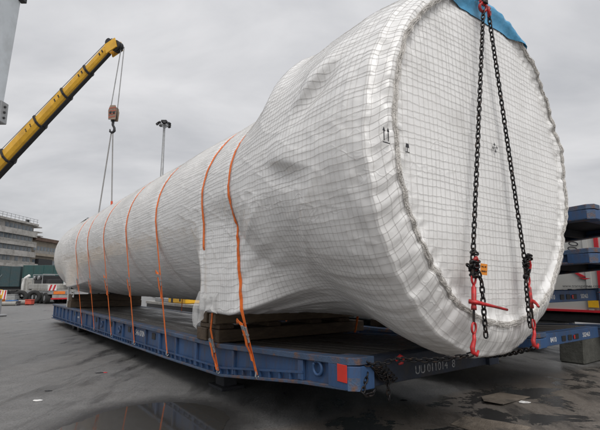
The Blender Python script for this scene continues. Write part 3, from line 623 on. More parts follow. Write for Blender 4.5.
# loose translucent flap at the near saddle
u = np.linspace(0, 1, 40)[:, None]; v = np.linspace(0, 1, 16)[None]
fyv = 6.09 - u * .70 + .03 * np.sin(v * 3); fx = -1.545 - .05 * np.minimum(v * 4, 1) - .022 * np.sin(u * 21 + v * 2) * v - .02 * v + .03 * vnoise(u * 9, v * 4, 2); fz = 1.56 - v * (.30 + .10 * np.sin(u * 5 + 1) + .05 * vnoise(u * 14, 0 * u, 3) + .12 * (1 - u))
Vfl = np.stack(np.broadcast_arrays(fx, fyv, fz), -1)
Ffl = np.array([(r * 16 + c, r * 16 + c + 1, (r + 1) * 16 + c + 1, (r + 1) * 16 + c) for r in range(39) for c in range(15)])
np_mesh('loose_flap', Vfl.reshape(-1, 3), Ffl, CLEARF, tank)['label'] = 'torn translucent film flap over the near bearer'
# lifting lugs on the top towards the far end
for (xx, yy) in ((-.05, 18.35), (.28, 18.75)):
    z0 = 2.89 + math.sqrt(1.58 ** 2 - xx * xx); MB().prism([(yy - .12, z0 - .08), (yy + .12, z0 - .08), (yy + .07, z0 + .16), (yy - .07, z0 + .16)], 0, xx - .02, xx + .02).build('lifting_lug', REDP, tank, bevel=.005)

# ------------------------------------------------------------------ orange lashing straps
SLAB_L = ['orange strap nearest the camera, over the bulge of the wrapped cylinder', 'orange strap partly hidden behind the film flap at the near bearer',
          'third orange strap from the near end, over the slim part of the cylinder', 'fourth orange strap from the near end of the cylinder',
          'fifth orange strap from the near end of the cylinder', 'second orange strap from the far end of the cylinder', 'orange strap farthest from the camera, beside the far bearer']
def ribbon(path, nrm, wid, thk, wdir):
    mb = MB(); st = []; wl = wdir if isinstance(wdir, list) else [wdir] * len(path)
    for p, n, wd_ in zip(path, nrm, wl):
        p, n = Vector(p), Vector(n); w_ = Vector(wd_).normalized() * wid / 2; st.append([p - w_, p + w_, p + w_ + n * thk, p - w_ + n * thk])
    return mb.strip(st)
for k, (sb_, st_, zb) in enumerate(STRAPS):
    t = thing('lashing_strap', SLAB_L[k], 'strap', T, (0, sb_, 0), 'orange straps over the cylinder')
    path, nr = [], []
    for sx in (-1, 1):
        ths = np.linspace(math.pi / 2, math.pi * 1.32, 150) if sx < 0 else np.linspace(math.pi / 2, -math.pi * .32, 150)
        f = np.clip((np.sin(ths) + .9) / 1.9, 0, 1); P = side(sb_ + (st_ - sb_) * f, ths, .012)
        end = Vector((sx * 1.296, sb_, zb)); best = min(range(len(ths)), key=lambda i: (P[i, 0] - end.x) * -sx / max(P[i, 2] - end.z, .05) if P[i, 2] > 1.2 else 9)
        if k == 1 and sx < 0: best = min(best, int(np.argmin(abs(P[:, 2] - 2.2))))
        # sheet may bulge between: keep the outermost hull from the top down to the last contact
        ww = side(sb_ + (st_ - sb_) * f + .03, ths, .012) - side(sb_ + (st_ - sb_) * f - .03, ths, .012)
        Pp = [Vector(p) for p in P[:best + 1]]; Wd = [Vector(q_) for q_ in ww[:best + 1]]; Nn = [Vector((math.cos(a_), 0, math.sin(a_))) for a_ in ths[:best + 1]]
        if k == 1 and sx < 0:
            q1 = Vector((-1.335, 6.1, 1.0)); lp = Pp[-1]
            Pp += [lp.lerp(q1, .5) + Vector((.12, 0, 0)), q1]; Nn += [Vector((-1, 0, 0))] * 2; Wd += [Vector((0, 1, 0))] * 2
        lp = Pp[-1]
        for f_ in (.25, .5, .75, 1): Pp.append(lp.lerp(end, f_)); Nn.append(Vector((sx, 0, .15)).normalized()); Wd.append(Vector((0, 1, 0)))
        if sx < 0: left = (Pp[::-1], Nn[::-1], Wd[::-1])
        else: path, nr, wdl = left[0] + Pp[1:], left[1] + Nn[1:], left[2] + Wd[1:]
        lo = (lp, end)
        if sx < 0: lleft = lo
    B = (0, sb_, 0)
    ribbon(path, nr, .050, .006, wdl).build('webbing', ORANGE, t, B)
    # hooks under the trailer flange
    for sx in (-1, 1):
        MB().tube([(sx * 1.305, sb_, zb + .05), (sx * 1.315, sb_, zb - .02), (sx * 1.295, sb_, zb - .05), (sx * 1.27, sb_, zb - .02)], .010, 6).build('hook', GREY, t, B)
    # ratchet and loose tail on the visible side
    a_, b_ = lleft; f_ = .42 if k else .40; c = a_.lerp(b_, f_); d = (b_ - a_).normalized(); n = Vector((-1, 0, 0))
    rt_ = MB().bar(c - d * .10 - n * -.02, c + d * .10 - n * -.02, .075, .022, n); rt_.bar(c + n * .05 - d * .12, c + n * .03 + d * .05, .065, .012, n)
    ra = rt_.build('ratchet', GREY, t, B, bevel=.004)
    MB().cyl(c + Vector((-.025, -.05, 0)), c + Vector((-.025, .05, 0)), .018, 10).build('spindle', GREY, ra, B)
    tp = [c + n * .02, c + n * .05 - d * .06, c + n * .04 + d * .05, c + n * .035 + d * .14 + Vector((0, .02, 0)), c + n * .02 + d * .24, c + n * .03 + d * .33 + Vector((0, -.02, 0))]
    ribbon(tp, [n] * 6, .055, .005, (0, 1, .2)).build('loose_tail', ORANGE, t, B)
    if k in (0, 2, 4):
        tp = [c + n * .03 - d * .12, c + n * .05 - d * .15 + Vector((0, .04, 0)), c + n * .04 - d * .18 + Vector((0, .10, 0)), c + n * .03 - d * .15 + Vector((0, .15, 0))]
        ribbon(tp, [n] * 4, .05, .006, d).build('knot', ORANGE, t, B)

# ------------------------------------------------------------------ chains and load binders on the front
def link_chain(mb, p, q, pitch=.050, r=.0078, wid=.0185, sag=0.0):
    p, q = Vector(p), Vector(q); L_ = (q - p).length; n = max(2, round(L_ / pitch)); pts = [p.lerp(q, i / n) + Vector((0, 0, -sag * 4 * (i / n) * (1 - i / n))) for i in range(n + 1)]
    for i in range(n):
        a_, b_ = pts[i], pts[i + 1]; d = (b_ - a_).normalized(); u = d.cross(Vector((0, 1, 0)) if abs(d.y) < .9 else Vector((0, 0, 1))).normalized(); w_ = d.cross(u)
        ang = (0 if i % 2 else math.pi / 2) + .5 + random.uniform(-.12, .12); sdv = u * math.cos(ang) + w_ * math.sin(ang)
        c = (a_ + b_) / 2; hl = (b_ - a_).length / 2 + r * .9 - wid; path = []
        for k in range(13):
            t = 2 * math.pi * k / 12; e = math.copysign(hl, math.cos(t)) if abs(math.cos(t)) > 1e-6 else 0
            path.append(c + d * (e + math.cos(t) * wid) + sdv * math.sin(t) * wid)
        mb.tube(path, r, 5)
YC = 2.20
shx, shz = -.13, 4.56
cs = thing('chain_shackle', 'red shackle joining the two chains at the top of the cylinder front', 'shackle', T, (shx, YC, shz))
B = (shx, YC, shz)
MB().ring((shx - .035, YC, shz), .045, .016, (.3, 1, .2), 18, 8, .78).build('bow', REDP, cs, B, smooth=True)
MB().ring((shx + .065, YC - .01, shz - .02), .042, .016, (-.4, 1, .1), 18, 8, .78).build('bow', REDP, cs, B, smooth=True)
MB().cyl((shx - .09, YC, shz + .05), (shx + .10, YC, shz + .035), .013, 10).build('pin', REDP, cs, B)
MB().box((shx - .05, YC - .03, shz + .04), (shx + .03, YC + .03, shz + .12)).build('hook_block', CHAIN, cs, B, bevel=.01)
hooks = [(-.77, 1.13), (.30, 1.10)]; binder = [(-.70, 1.82), (.25, 1.82)]
mb = MB(); link_chain(mb, (shx - .02, YC, shz + .1), (shx - .01, 2.40, 4.83)); link_chain(mb, (shx, 2.40, 4.83), (shx, 3.2, 4.86))
single(mb, 'lashing_chain', CHAIN, 'short black chain running from the red shackle back over the top of the cylinder', 'chain', T, (shx, YC, shz), smooth=True)
LB = ['left', 'right']
for k in (0, 1):
    (hx, hz), (bx_, bzz) = hooks[k], binder[k]; top = (shx + (-.035 if k == 0 else .07), YC, shz - .045)
    mb = MB(); link_chain(mb, top, (bx_, YC - .02, bzz)); single(mb, 'lashing_chain', CHAIN, 'black chain down the front of the cylinder, %s one of the pair' % LB[k], 'chain', T, (bx_, YC, bzz), 'chains on the cylinder front', smooth=True)
    # binder
    t = thing('load_binder', ['red load binder on the left front chain, lever sticking out to the right', 'red load binder on the right front chain beside a hanging chain tail'][k], 'load binder', T, (hx, YC, hz), 'red load binders on the front chains')
    B = (hx, YC, hz); p0 = Vector((bx_, YC - .03, bzz - .02)); p1 = Vector((hx, YC - .03, hz + .02)); d = (p1 - p0).normalized(); P = lambda f: p0.lerp(p1, f)
    cl = MB()
    for j in range(15):
        o_ = Vector((random.uniform(-.055, .03), random.uniform(-.04, .01), random.uniform(-.11, .12))); cl.ring(p0 + o_ + Vector((-.01, 0, .03)), .022, .0095, (random.uniform(-1, 1), random.uniform(-1, 1), random.uniform(-1, 1)), 12, 5)
    cl.build('bunched_chain', CHAIN, t, B, smooth=True)
    MB().box(tuple(p0 + Vector((-.045, -.02, -.09))), tuple(p0 + Vector((.005, .02, .07)))).build('grab_block', CHAIN, t, B, bevel=.012)
    MB().tube([p0 + Vector((-.03, -.02, .06)), p0 + Vector((.0, -.03, .085)), p0 + Vector((.03, -.02, .05)), p0 + Vector((.03, -.01, -.01)), p0 + Vector((.0, 0, -.05))], [.014, .018, .018, .016, .014], 8).build('hook', REDP, t, B, smooth=True)
    for (fa, fb, nm) in ((.06, .22, 'upper_link'), (.72, .86, 'lower_link')):
        c = P((fa + fb) / 2); hl = (P(fb) - P(fa)).length / 2; path = [c + d * (math.cos(a_) * hl) + Vector((1, 0, 0)) * math.sin(a_) * .031 for a_ in np.linspace(0, 2 * math.pi, 17)]
        MB().tube(path, .010, 7).build(nm, REDP, t, B, smooth=True)
    MB().tube([P(.22), P(.25), P(.26), P(.50), P(.52), P(.56)], [.012, .014, .021, .021, .024, .024], 10).build('barrel', REDP, t, B, smooth=True)
    MB().cyl(P(.56), P(.73), .011, 8).build('screw', CHAIN, t, B)
    hv = Vector((.36, -.10, -.07)) if k == 0 else Vector((-.10, -.12, -.045))
    MB().tube([P(.46) - hv * .14, P(.46) + Vector((0, -.03, 0)), P(.46) + hv * .5 + Vector((0, -.02, 0)), P(.46) + hv], [.02, .019, .013, .011], 8).build('lever', REDP, t, B, smooth=True)
    e = P(.86)
    MB().tube([e, e + Vector((0, 0, -.05)), e + Vector((-.035, 0, -.11)), e + Vector((-.045, -.01, -.15)), e + Vector((-.01, -.02, -.175)), e + Vector((.02, -.02, -.14))], [.014, .017, .022, .02, .016, .009], 9).build('lower_hook', REDP, t, B, smooth=True)
    # tail of spare chain
    mb = MB(); tx = bx_ + (.075 if k == 0 else -.085); link_chain(mb, (bx_ + .01, YC - .05, bzz - .02), (tx, YC - .05, bzz - .14)); link_chain(mb, (tx, YC - .05, bzz - .14), (tx + .03, YC - .04, bzz - .62 + .04 * k))
    single(mb, 'chain_tail', CHAIN, ['loose black chain end hanging beside the left load binder', 'loose black chain end hanging beside the right load binder'][k], 'chain', T, (tx, YC, bzz - .6), 'hanging chain ends', smooth=True)
tg = single(MB().box((.0, 0, 0), (.105, .003, .10)), 'tag', mat('orange_tag', (.78, .27, .03), .6, var=.08), 'small orange paper tag on the left front chain', 'tag', T, (0, 0, 0)); tg.location = T.w((-.64, YC - .055, 1.74)); tg.rotation_euler = (R(4), R(3), T.rz)
text('tag_text', 'WLL 10T', .021, INK, tg, face_mtx((.008, -.0015, .066), DX, UZ)); text('tag_text', 'GRADE 8', .021, INK, tg, face_mtx((.008, -.0015, .026), DX, UZ))
hk = [Vector((h[0], YC - .03, h[1])) for h in hooks]
mb = MB(); c0 = hk[0] + Vector((-.02, 0, -.055)); link_chain(mb, c0, (-.98, 2.85, .97), .05, .0075, .019, .03); link_chain(mb, (-.98, 2.85, .97), (-1.14, 3.10, .90), .05, .0075, .019, .02)
for j in range(5): link_chain(mb, (-1.12 + .03 * j, 3.10, .93 - .03 * j), (-.88 + .04 * j, 3.08, .86 - .035 * j), .05, .0075, .019, .05)
link_chain(mb, (-1.12, 3.09, .82), (-1.2, 3.08, .655), .05, .0075, .019); link_chain(mb, (-1.2, 3.08, .655), (-1.02, 3.08, .66), .05, .0075, .019, .04); link_chain(mb, (-.86, 3.08, .78), (-.84, 3.08, .53), .05, .0075, .019)
single(mb, 'lashing_chain', CHAIN, 'black chain heaped on the near trailer corner and tied to the left binder', 'chain', T, (-1, 3.1, .6), smooth=True)
mb = MB().tube([(-.75, 3.06, .90), (-.70, 3.04, .94), (-.66, 3.04, .92), (-.67, 3.05, .87), (-.71, 3.06, .86)], [.016, .022, .024, .018, .010], 8)
single(mb, 'chain_hook', REDP, 'small red hook on the chain at the trailer end beam', 'hook', T, (-.7, 3.05, .9), smooth=True)
mb = MB(); link_chain(mb, hk[1] + Vector((-.02, 0, -.055)), (.75, 3.08, .80), .05, .0075, .019, .03)
single(mb, 'lashing_chain', CHAIN, 'black chain from the right binder down to the trailer end beam', 'chain', T, (.6, 3, .8), smooth=True)

# ------------------------------------------------------------------ yellow mobile crane and its hook
BT, BB = Vector((-8.2, 17.45, 11.9)), Vector((-19.9, 22.6, 3.2)); bd = (BT - BB).normalized(); BL = (BT - BB).length
side_v = bd.cross(Vector((0, 0, 1))).normalized(); up_v = side_v.cross(bd).normalized()
CR = Frame(-21.2, 23.2, 0, math.atan2(-(BT.x - BB.x), BT.y - BB.y))
cr = thing('mobile_crane', 'yellow telescopic mobile crane boom rising at left against the sky', 'crane', WORLD, (CR.o.x, CR.o.y, 0))
CB = (CR.o.x, CR.o.y, 0)
fr_ = [0, .515, .675, .80, .90, .985]; wds = [.66, .56, .48, .41, .34]
for k in range(5):
    a_, b_ = BB + bd * BL * fr_[k], BB + bd * BL * fr_[k + 1]; w_ = wds[k]; h_ = w_ * 1.12; sec = []
    prof = [(-.42, .5), (.42, .5), (.5, .42), (.5, -.1), (.34, -.40), (.14, -.52), (-.14, -.52), (-.34, -.40), (-.5, -.1), (-.5, .42)]
    for e in (a_, b_): sec.append([e + side_v * (u * w_) + up_v * (v_ * h_) for u, v_ in prof])
    bs = MB().strip(sec).build('boom_section', YEL, cr, CB)
    if k < 4:
        ring = [[e + side_v * (u * (w_ + .05)) + up_v * (v_ * (h_ + .07)) for u, v_ in prof] for e in (b_ - bd * .05, b_ + bd * .04)]
        MB().strip(ring).build('collar', BLK, bs, CB)
    MB().bar(a_ - up_v * (h_ * .52 + .02), b_ - up_v * (h_ * .52 + .02), w_ * .4, .05, up_v).build('underside_bar', BLK, bs, CB)  # black bar added under the boom to darken its lower side
    for j in (.72, .86):
        for q_ in (.12, -.05):
            c = a_.lerp(b_, j) - side_v * (w_ * -.5) + up_v * q_ * h_
            MB().cyl(c - side_v * .01, c + side_v * .02, .035, 8).build('bolt_plate', BLK, bs, CB)
hd = MB(); c0 = BB + bd * BL * .985
for sgn in (-1, 1): hd.bar(c0 + side_v * .17 * sgn - up_v * .05, BT + bd * .35 + side_v * .17 * sgn - up_v * .22, .05, .46, up_v)
hd.build('boom_head', YEL, cr, CB); tipc = BT + bd * .22 - up_v * .25
for sgn in (-1, 0, 1): MB().cyl(tipc + side_v * (.1 * sgn - .035), tipc + side_v * (.1 * sgn + .035), .24, 20).build('sheave', BLK, cr, CB)
MB().cyl(BT + up_v * .28 - side_v * .1, BT + up_v * .28 + side_v * .1, .16, 16).build('sheave', BLK, cr, CB)
MB().tube([BB + bd * 1.5 + up_v * 1.0, BT + up_v * .42 - bd * .1, BT + up_v * .34 + bd * .2, tipc + bd * .25], .018, 6).build('hoist_rope', ROPE, cr, CB)
HB = Vector((-7.86, 17.35, 8.78))
for dx, dy in ((-.14, .0), (.14, .02)):
    MB().tube([(tipc.x + .24 + dx * .4, tipc.y + dy, tipc.z), (HB.x + dx, HB.y + dy, HB.z + .25)], .02, 6).build('fall_rope', ROPE, cr, CB)
# carrier below the boom foot (left of the frame)
cx, cy = CR.o.x, CR.o.y
def crp(lo, hi, nm, m, bev=.04):
    mb = MB().box(lo, hi); mb.v = [tuple(CR.w(v)) for v in mb.v]; return mb.build(nm, m, cr, CB, bevel=bev)
crp((-1.4, -6, .9), (1.4, 5, 1.5), 'chassis', YEL); crp((-1.25, -1.8, 1.55), (1.25, 2.2, 2.6), 'turntable', YEL); crp((-1.3, -3.2, 1.6), (1.3, -1.81, 2.9), 'counterweight', GREY)
cab = crp((-1.35, 3.2, 1.51), (-.2, 5, 2.9), 'cab', YEL); crp((-1.37, 3.5, 2.1), (-1.351, 4.8, 2.75), 'window', GLASS, 0)
for y in (-5, -3.4, 1.6, 3.2):
    for x in (-1.2, 1.2):
        wv = MB().cyl(CR.w((x - .22, y, .62)), CR.w((x + .22, y, .62)), .62, 24).build('wheel', RUB, cr, CB)
for (x, y) in ((-2.4, -5.6), (2.4, -5.6), (-2.4, 4.6), (2.4, 4.6)):
    crp((min(x, x * .5), y - .15, .9), (max(x, x * .5), y + .15, 1.15), 'outrigger', YEL); crp((x - .3, y - .3, 0), (x + .3, y + .3, .12), 'outrigger_pad', GREY); crp((x - .09, y - .09, .1), (x + .09, y + .09, .95), 'outrigger_leg', GREY)
MB().tube([BB + bd * 4.5 - up_v * .5, CR.w((0, 2.1, 1.9))], .16, 12).build('lift_ram', GREY, cr, CB)
MB().bar(CR.w((0, -1.2, 2.5)), BB + bd * .3, .7, .9).build('boom_foot', YEL, cr, CB)
# hook block
hb = thing('hook_block', 'striped hook block hanging from the crane ropes above the cylinder', 'hook block', WORLD, tuple(HB))
for sgn in (-1, 1):
    pl = MB().prism([(HB.x - .18, HB.z + .1), (HB.x - .11, HB.z + .33), (HB.x + .11, HB.z + .33), (HB.x + .18, HB.z + .1), (HB.x + .15, HB.z - .30), (HB.x - .15, HB.z - .30)], 1, HB.y + sgn * .12 - .02, HB.y + sgn * .12 + .02).build('cheek_plate', mat('block_cream', (.26, .20, .15), .6, dirt=(.07, .045, .035), damt=.85), hb, HB, bevel=.008)
    for q_ in range(4):
        z = HB.z - .24 + q_ * .13; x0 = HB.x - .145
        MB().add([(x0, HB.y + sgn * .146, z), (x0 + .29, HB.y + sgn * .146, z + .05), (x0 + .29, HB.y + sgn * .146, z + .11), (x0, HB.y + sgn * .146, z + .06)], [(0, 1, 2, 3)]).build('warning_stripe', mat('brick_stripe', (.32, .09, .055), .6), pl, HB)
for x in (-.07, .07): MB().cyl((HB.x + x - .04, HB.y, HB.z), (HB.x + x + .04, HB.y, HB.z), .16, 18).build('sheave', BLK, hb, HB)
MB().tube([HB + Vector((0, 0, -.28)), HB + Vector((0, 0, -.5)), HB + Vector((.07, 0, -.62)), HB + Vector((.08, 0, -.75)), HB + Vector((0, 0, -.84)), HB + Vector((-.1, 0, -.78)), HB + Vector((-.11, 0, -.68))], [.06, .05, .05, .06, .06, .045, .02], 10).build('hook', BLK, hb, HB, smooth=True)
for nm, (xx, yy), lb, red in (('a', (-.05, 18.35), 'grey lifting sling ending in a red sleeve, right of the two under the hook', True), ('b', (.28, 18.75), 'grey lifting sling hanging at a slant, left of the two under the hook', False)):
    z0 = 2.89 + math.sqrt(1.58 ** 2 - xx * xx) + .12
    e = T.w((xx, yy, z0)) if red else T.w((-.42, 18.9, 4.45)); h0 = HB + Vector((.02 if red else -.04, 0, -.8))
    t = thing('lifting_sling', lb, 'sling', WORLD, tuple(e), 'slings under the crane hook')
    MB().tube([h0, h0.lerp(e, .5), e], .026, 7).build('sling_leg', SLING, t, e)
    if red: MB().tube([h0.lerp(e, .88), e], .045, 8).build('red_sleeve', mat('red_sleeve', (.55, .08, .03), .7), t, e)

# ------------------------------------------------------------------ light mast
mx_, my_ = -19.7, 60
lm = thing('light_mast', 'tall grey floodlight mast standing behind the cylinder', 'light mast', WORLD, (mx_, my_, 0)); MBs = (mx_, my_, 0)
MB().tube([(mx_, my_, 0), (mx_, my_, 12), (mx_, my_, 24.6)], [.36, .27, .15], 14).build('pole', GREY, lm, MBs, smooth=True)
MB().ring((mx_, my_, 24.5), .6, .06, (0, 0, 1), 20, 6).build('head_ring', GREY, lm, MBs)
for k in range(8):
    a_ = k * math.pi / 4 + .3; d = Vector((math.cos(a_), math.sin(a_), 0)); c = Vector((mx_, my_, 24.65)) + d * (.95 if k % 3 else .7)
    MB().bar((mx_, my_, 24.5), tuple(c), .08, .08).build('arm', GREY, lm, MBs)
    fl = MB().bar(c - d * .1 + Vector((0, 0, .12)), c + d * .16 - Vector((0, 0, .12)), .36, .30).build('floodlight', BLK, lm, MBs, bevel=.03)
MB().box((mx_ - .4, my_ - .4, 24.9), (mx_ + .4, my_ + .4, 25.25)).build('head_box', BLK, lm, MBs, bevel=.05)

# ------------------------------------------------------------------ pale steel leg at the left edge
gl = thing('gantry_leg', 'pale grey steel gantry leg with a bolted bracket at the left edge', 'gantry leg', WORLD, (-6.6, 7.5, 0)); GB = (-6.6, 7.5, 0)
MB().strip([[(-7.2, 7.0, 0), (-6.03, 7.0, 0), (-6.03, 8.0, 0), (-7.2, 8.0, 0)], [(-6.8, 7.0, 9.5), (-5.55, 7.0, 9.5), (-5.55, 8.0, 9.5), (-6.8, 8.0, 9.5)]]).build('leg_plate', PALE, gl, GB, bevel=.03)
br = MB().box((-5.86, 7.82, 4.72), (-5.70, 8.03, 5.14)).build('bracket', GREY, gl, GB, bevel=.012)
for z in (4.82, 4.93, 5.04): MB().cyl((-5.705, 7.92, z), (-5.68, 7.92, z), .025, 8).build('bolt', BLK, br, GB)
MB().box((-7.4, 6.8, 0), (-5.8, 8.2, .05)).build('base_plate', GREY, gl, GB)
MB().box((-5.68, 7.9, 7.3), (-5.56, 8.02, 7.44)).build('lug', BLK, gl, GB, bevel=.01)

# ------------------------------------------------------------------ office block at the far left
def building(nm, lb, x0, x1, y0, y1, floors, fh, z0, m):
    t = thing(nm, lb, 'building', WORLD, (x1, y0, 0)); B = (x1, y0, 0); top = z0 + floors * fh
    MB().box((x0, y0, 0), (x1, y1, top)).build('wall', m, t, B)
    wm = None; n = int((y1 - y0 - .6) / 1.55)
    for f in range(floors):
        zb = z0 + f * fh
        MB().box((x1 - .2, y0 - .1, zb - .42), (x1 + .85, y1 + .5, zb + .28)).build('floor_slab', m, t, B)
        MB().box((x1 + .80, y0 - .1, zb + .28), (x1 + .85, y1 + .5, zb + .95)).build('balustrade', BCONC if f % 2 else CONC, t, B)
        for j in range(n):
            y = y0 + .5 + j * 1.55
            if random.random() < .12: continue
            if wm is None: wo = MB().box((x1 - .05, 0, 0), (x1 + .03, 1.25, 1.25)).build('window', GLASS, t, (x1, 0, 0)); wm = wo.data
            else: wo = bpy.data.objects.new('window', wm); COL.objects.link(wo); wo.parent = t
            wo.location = (0, y - y0, zb + .95)
    return t, top
tb_, top = building('office_block', 'grey concrete office block with stacked balcony floors and rooftop railing', -88, -70.4, 88, 113.6, 6, 2.62, 1.3, BCONC)
B = (-70.4, 88, 0)
MB().box((-88.4, 87.6, top), (-69.4, 114.1, top + .5)).build('roof', BCONC, tb_, B)
for k in range(18): MB().cyl((-69.7, 88.2 + k * 1.5, top + .5), (-69.7, 88.2 + k * 1.5, top + 1.7), .05, 5).build('railing_post', GREY, tb_, B)
for z in (1.1, 1.65): MB().cyl((-69.7, 87.9, top + z), (-69.7, 114.2, top + z), .045, 5).build('railing_bar', GREY, tb_, B)
for k, z in enumerate((14.4, 15.4, 16.7)): MB().box((-73, 113.7, z), (-69.4, 116.4 - .4 * k, z + .25)).build('balcony', BCONC, tb_, B)
MB().box((-70.6, 110.2, top + .5), (-70.0, 110.9, top + 1.3)).build('roof_vent', BLK, tb_, B)
t2, top2 = building('annex_building', 'lower ochre building with a rusty roof edge beside the office block', -86, -70.7, 114.2, 140, 3, 3.6, 2.6, OCHRE)
B2 = (-70.7, 114.2, 0)
MB().box((-86.4, 113.9, top2), (-69.7, 140.4, top2 + .9)).build('roof', BRUST, t2, B2)
MB().box((-70.68, 116.0, 6.6), (-69.75, 122.5, 8.6)).build('canopy', BLK, t2, B2)
MB().box((-70.68, 116.0, 4.2), (-70.2, 122.5, 6.4)).build('loading_door', BCONC, t2, B2)

# ------------------------------------------------------------------ green box trailers
def box_trailer(lb, fr, w_, l_, z0, z1, m, txt=None):
    t = thing('box_trailer', lb, 'trailer', fr, (0, 0, 0), 'box trailers in the far yard')
    MB().box((0, -w_, z0), (l_, 0, z1)).build('body', m, t, bevel=.03)
    for k in range(int(l_ / 1.1) + 1): MB().box((min(k * 1.1, l_ - .08), -w_ - .03, z0 + .02), (min(k * 1.1, l_ - .08) + .08, -w_ - .001, z1 - .02)).build('side_rib', m, t)
    MB().box((.1, -w_ + .3, z0 - .3), (l_ - .1, -.3, z0 - .001)).build('chassis', BLK, t)
    for x in (l_ * .12, l_ * .24, l_ * .75, l_ * .87):
        for y in (-w_ + .2, -.2): MB().cyl((x, y - .15, .52), (x, y + .15, .52), .52, 18).build('wheel', RUB, t)
    if txt: text('lettering', txt, 1.05, mat('faded_letter', (.13, .16, .17), .6), t, face_mtx((.6, -w_ - .034, z0 + .65), DX, UZ))
    return t
box_trailer('dark teal box trailer with faded lettering at the far left', Frame(-37.5, 52, 0, R(2)), 2.5, 5.6, 1.45, 3.75, TEAL, 'CONY')
box_trailer('dark green box trailer behind the white multi axle truck', Frame(-31.2, 51.5, 0, R(2)), 2.5, 10.5, 1.45, 3.85, GREEN)

# ------------------------------------------------------------------ white heavy truck with four close axles
K = Frame(-22.4, 38.9, 0, math.atan2(.72, .69))
t = thing('heavy_truck', 'white multi axle heavy truck with dark machinery on top, far left', 'truck', K, (0, 0, 0))
MB().box((.05, -.4, .95), (2.6, 9.5, 1.3)).build('chassis', GREY, t, bevel=.03)
for y in (.3, 1.65, 3.0, 4.35):
    for x in (.12, 2.35):
        wh = MB().cyl((x - .22, y, .57), (x + .22, y, .57), .57, 22).build('wheel', RUB, t, bevel=.04)
        MB().cyl((x - .235, y, .57), (x - .15, y, .57), .27, 14).build('rim', GREY, wh)
MB().box((.0, -.3, 1.3), (2.6, 5.4, 1.45)).build('mudguard', CONC, t, bevel=.02)
MB().box((.15, .6, 1.46), (2.5, 7.2, 2.05)).build('superstructure', TRUCKG, t, bevel=.05)
MB().box((-.02, 7.4, .9), (2.6, 9.6, 2.7)).build('cab', TRUCKG, t, bevel=.08)
eng = MB().box((.3, 2.6, 2.06), (2.3, 5.8, 2.9)).box((.5, 1.2, 2.06), (1.6, 2.5, 2.5)).build('winch_block', BLK, t, bevel=.04)
for k in range(4): MB().cyl((.1, 3.0 + k * .8, 2.7), (2.4, 3.0 + k * .8, 2.7), .22, 14).build('drum', GREY if k % 2 else BLK, eng)
for y in (2.5, 5.9): MB().tube([(.2, y, 2.05), (.2, y, 3.05), (2.4, y, 3.05), (2.4, y, 2.05)], .05, 6).build('frame_hoop', GREY, t)
MB().tube([(-.1, 8.2, .6), (-.15, 8.2, 2.0), (-.05, 7.9, 2.7), (.2, 7.4, 2.98)], .17, 10).build('bent_pipe', WHITEP, t, smooth=True)
t.scale = (.86, .86, .86)
ch = MB().box((-.05, -.46, 1.35), (.75, -.42, 1.95)).build('chevron_board', WHITEP, t)
for k in range(2):
    x = .0 + k * .36; MB().prism([(x, 1.36), (x + .17, 1.36), (x + .34, 1.94), (x + .17, 1.94)], 1, -.47, -.461).build('red_stripe', TRED, ch)
MB().box((1.6, -.5, 1.9), (2.5, .3, 2.5)).build('white_locker', WHITEP, t, bevel=.03)
MB().cyl((1.9, -.3, 2.5), (1.9, -.3, 2.72), .12, 10).build('beacon', mat('amber', (.9, .30, .02), .4), t)
MB().box((1.75, -.52, 2.05), (2.25, -.501, 2.4)).build('amber_plate', YEL2, t)
MB().box((.5, -.48, .98), (1.6, -.43, 1.28)).build('rear_plate', mat('orange_plate', (.75, .2, .03), .5), t)
MB().box((.3, -.55, .45), (2.4, -.42, .6)).build('rear_bumper', TRED, t); MB().box((.4, -.5, .6), (2.3, -.41, .93)).build('rear_panel', CONC, t)
# yard clutter in front of it
bn = thing('yellow_bin', 'yellow skip with a cyan sheet on top at the left edge of the yard', 'skip', WORLD, (-26.4, 37.5, 0))
MB().prism([(-27.6, .25), (-26.1, .25), (-25.95, 1.25), (-27.7, 1.25)], 1, 37.2, 38.4).build('bin_body', YEL2, bn, (-26.4, 37.5, 0), bevel=.03)
MB().prism([(-27.4, 1.25), (-26.1, 1.25), (-26.3, 1.75), (-27.0, 1.85)], 1, 37.25, 38.3).build('cyan_sheet', CYAN, bn, (-26.4, 37.5, 0), bevel=.05)
for x in (-27.3, -26.4): MB().box((x, 37.3, 0), (x + .2, 38.3, .25)).build('skid', BLK, bn, (-26.4, 37.5, 0))
for k, (x, lb) in enumerate(((-25.75, 'red and white striped barrier board beside the yellow skip'), (-24.95, 'red and white striped barrier board nearest the white truck'))):
    b = thing('barrier', lb, 'barrier', WORLD, (x, 36.9, 0), 'striped barriers in the far yard'); B = (x, 36.9, 0)
    MB().box((x - .36, 36.88, .38), (x + .36, 36.93, 1.22)).build('board', WHITEP, b, B, bevel=.01)
    for j in range(3): MB().prism([(x - .34 + j * .24, .40), (x - .24 + j * .24, .40), (x - .12 + j * .22, 1.2), (x - .22 + j * .22, 1.2)], 1, 36.868, 36.879).build('stripe', TRED if (j + k) % 2 else YEL2, b, B)
    for q_ in (-.3, .3): MB().box((x + q_ - .03, 36.7, 0), (x + q_ + .03, 37.1, .05)).box((x + q_ - .025, 36.89, .05), (x + q_ + .025, 36.92, .4)).build('leg', GREY, b, B)
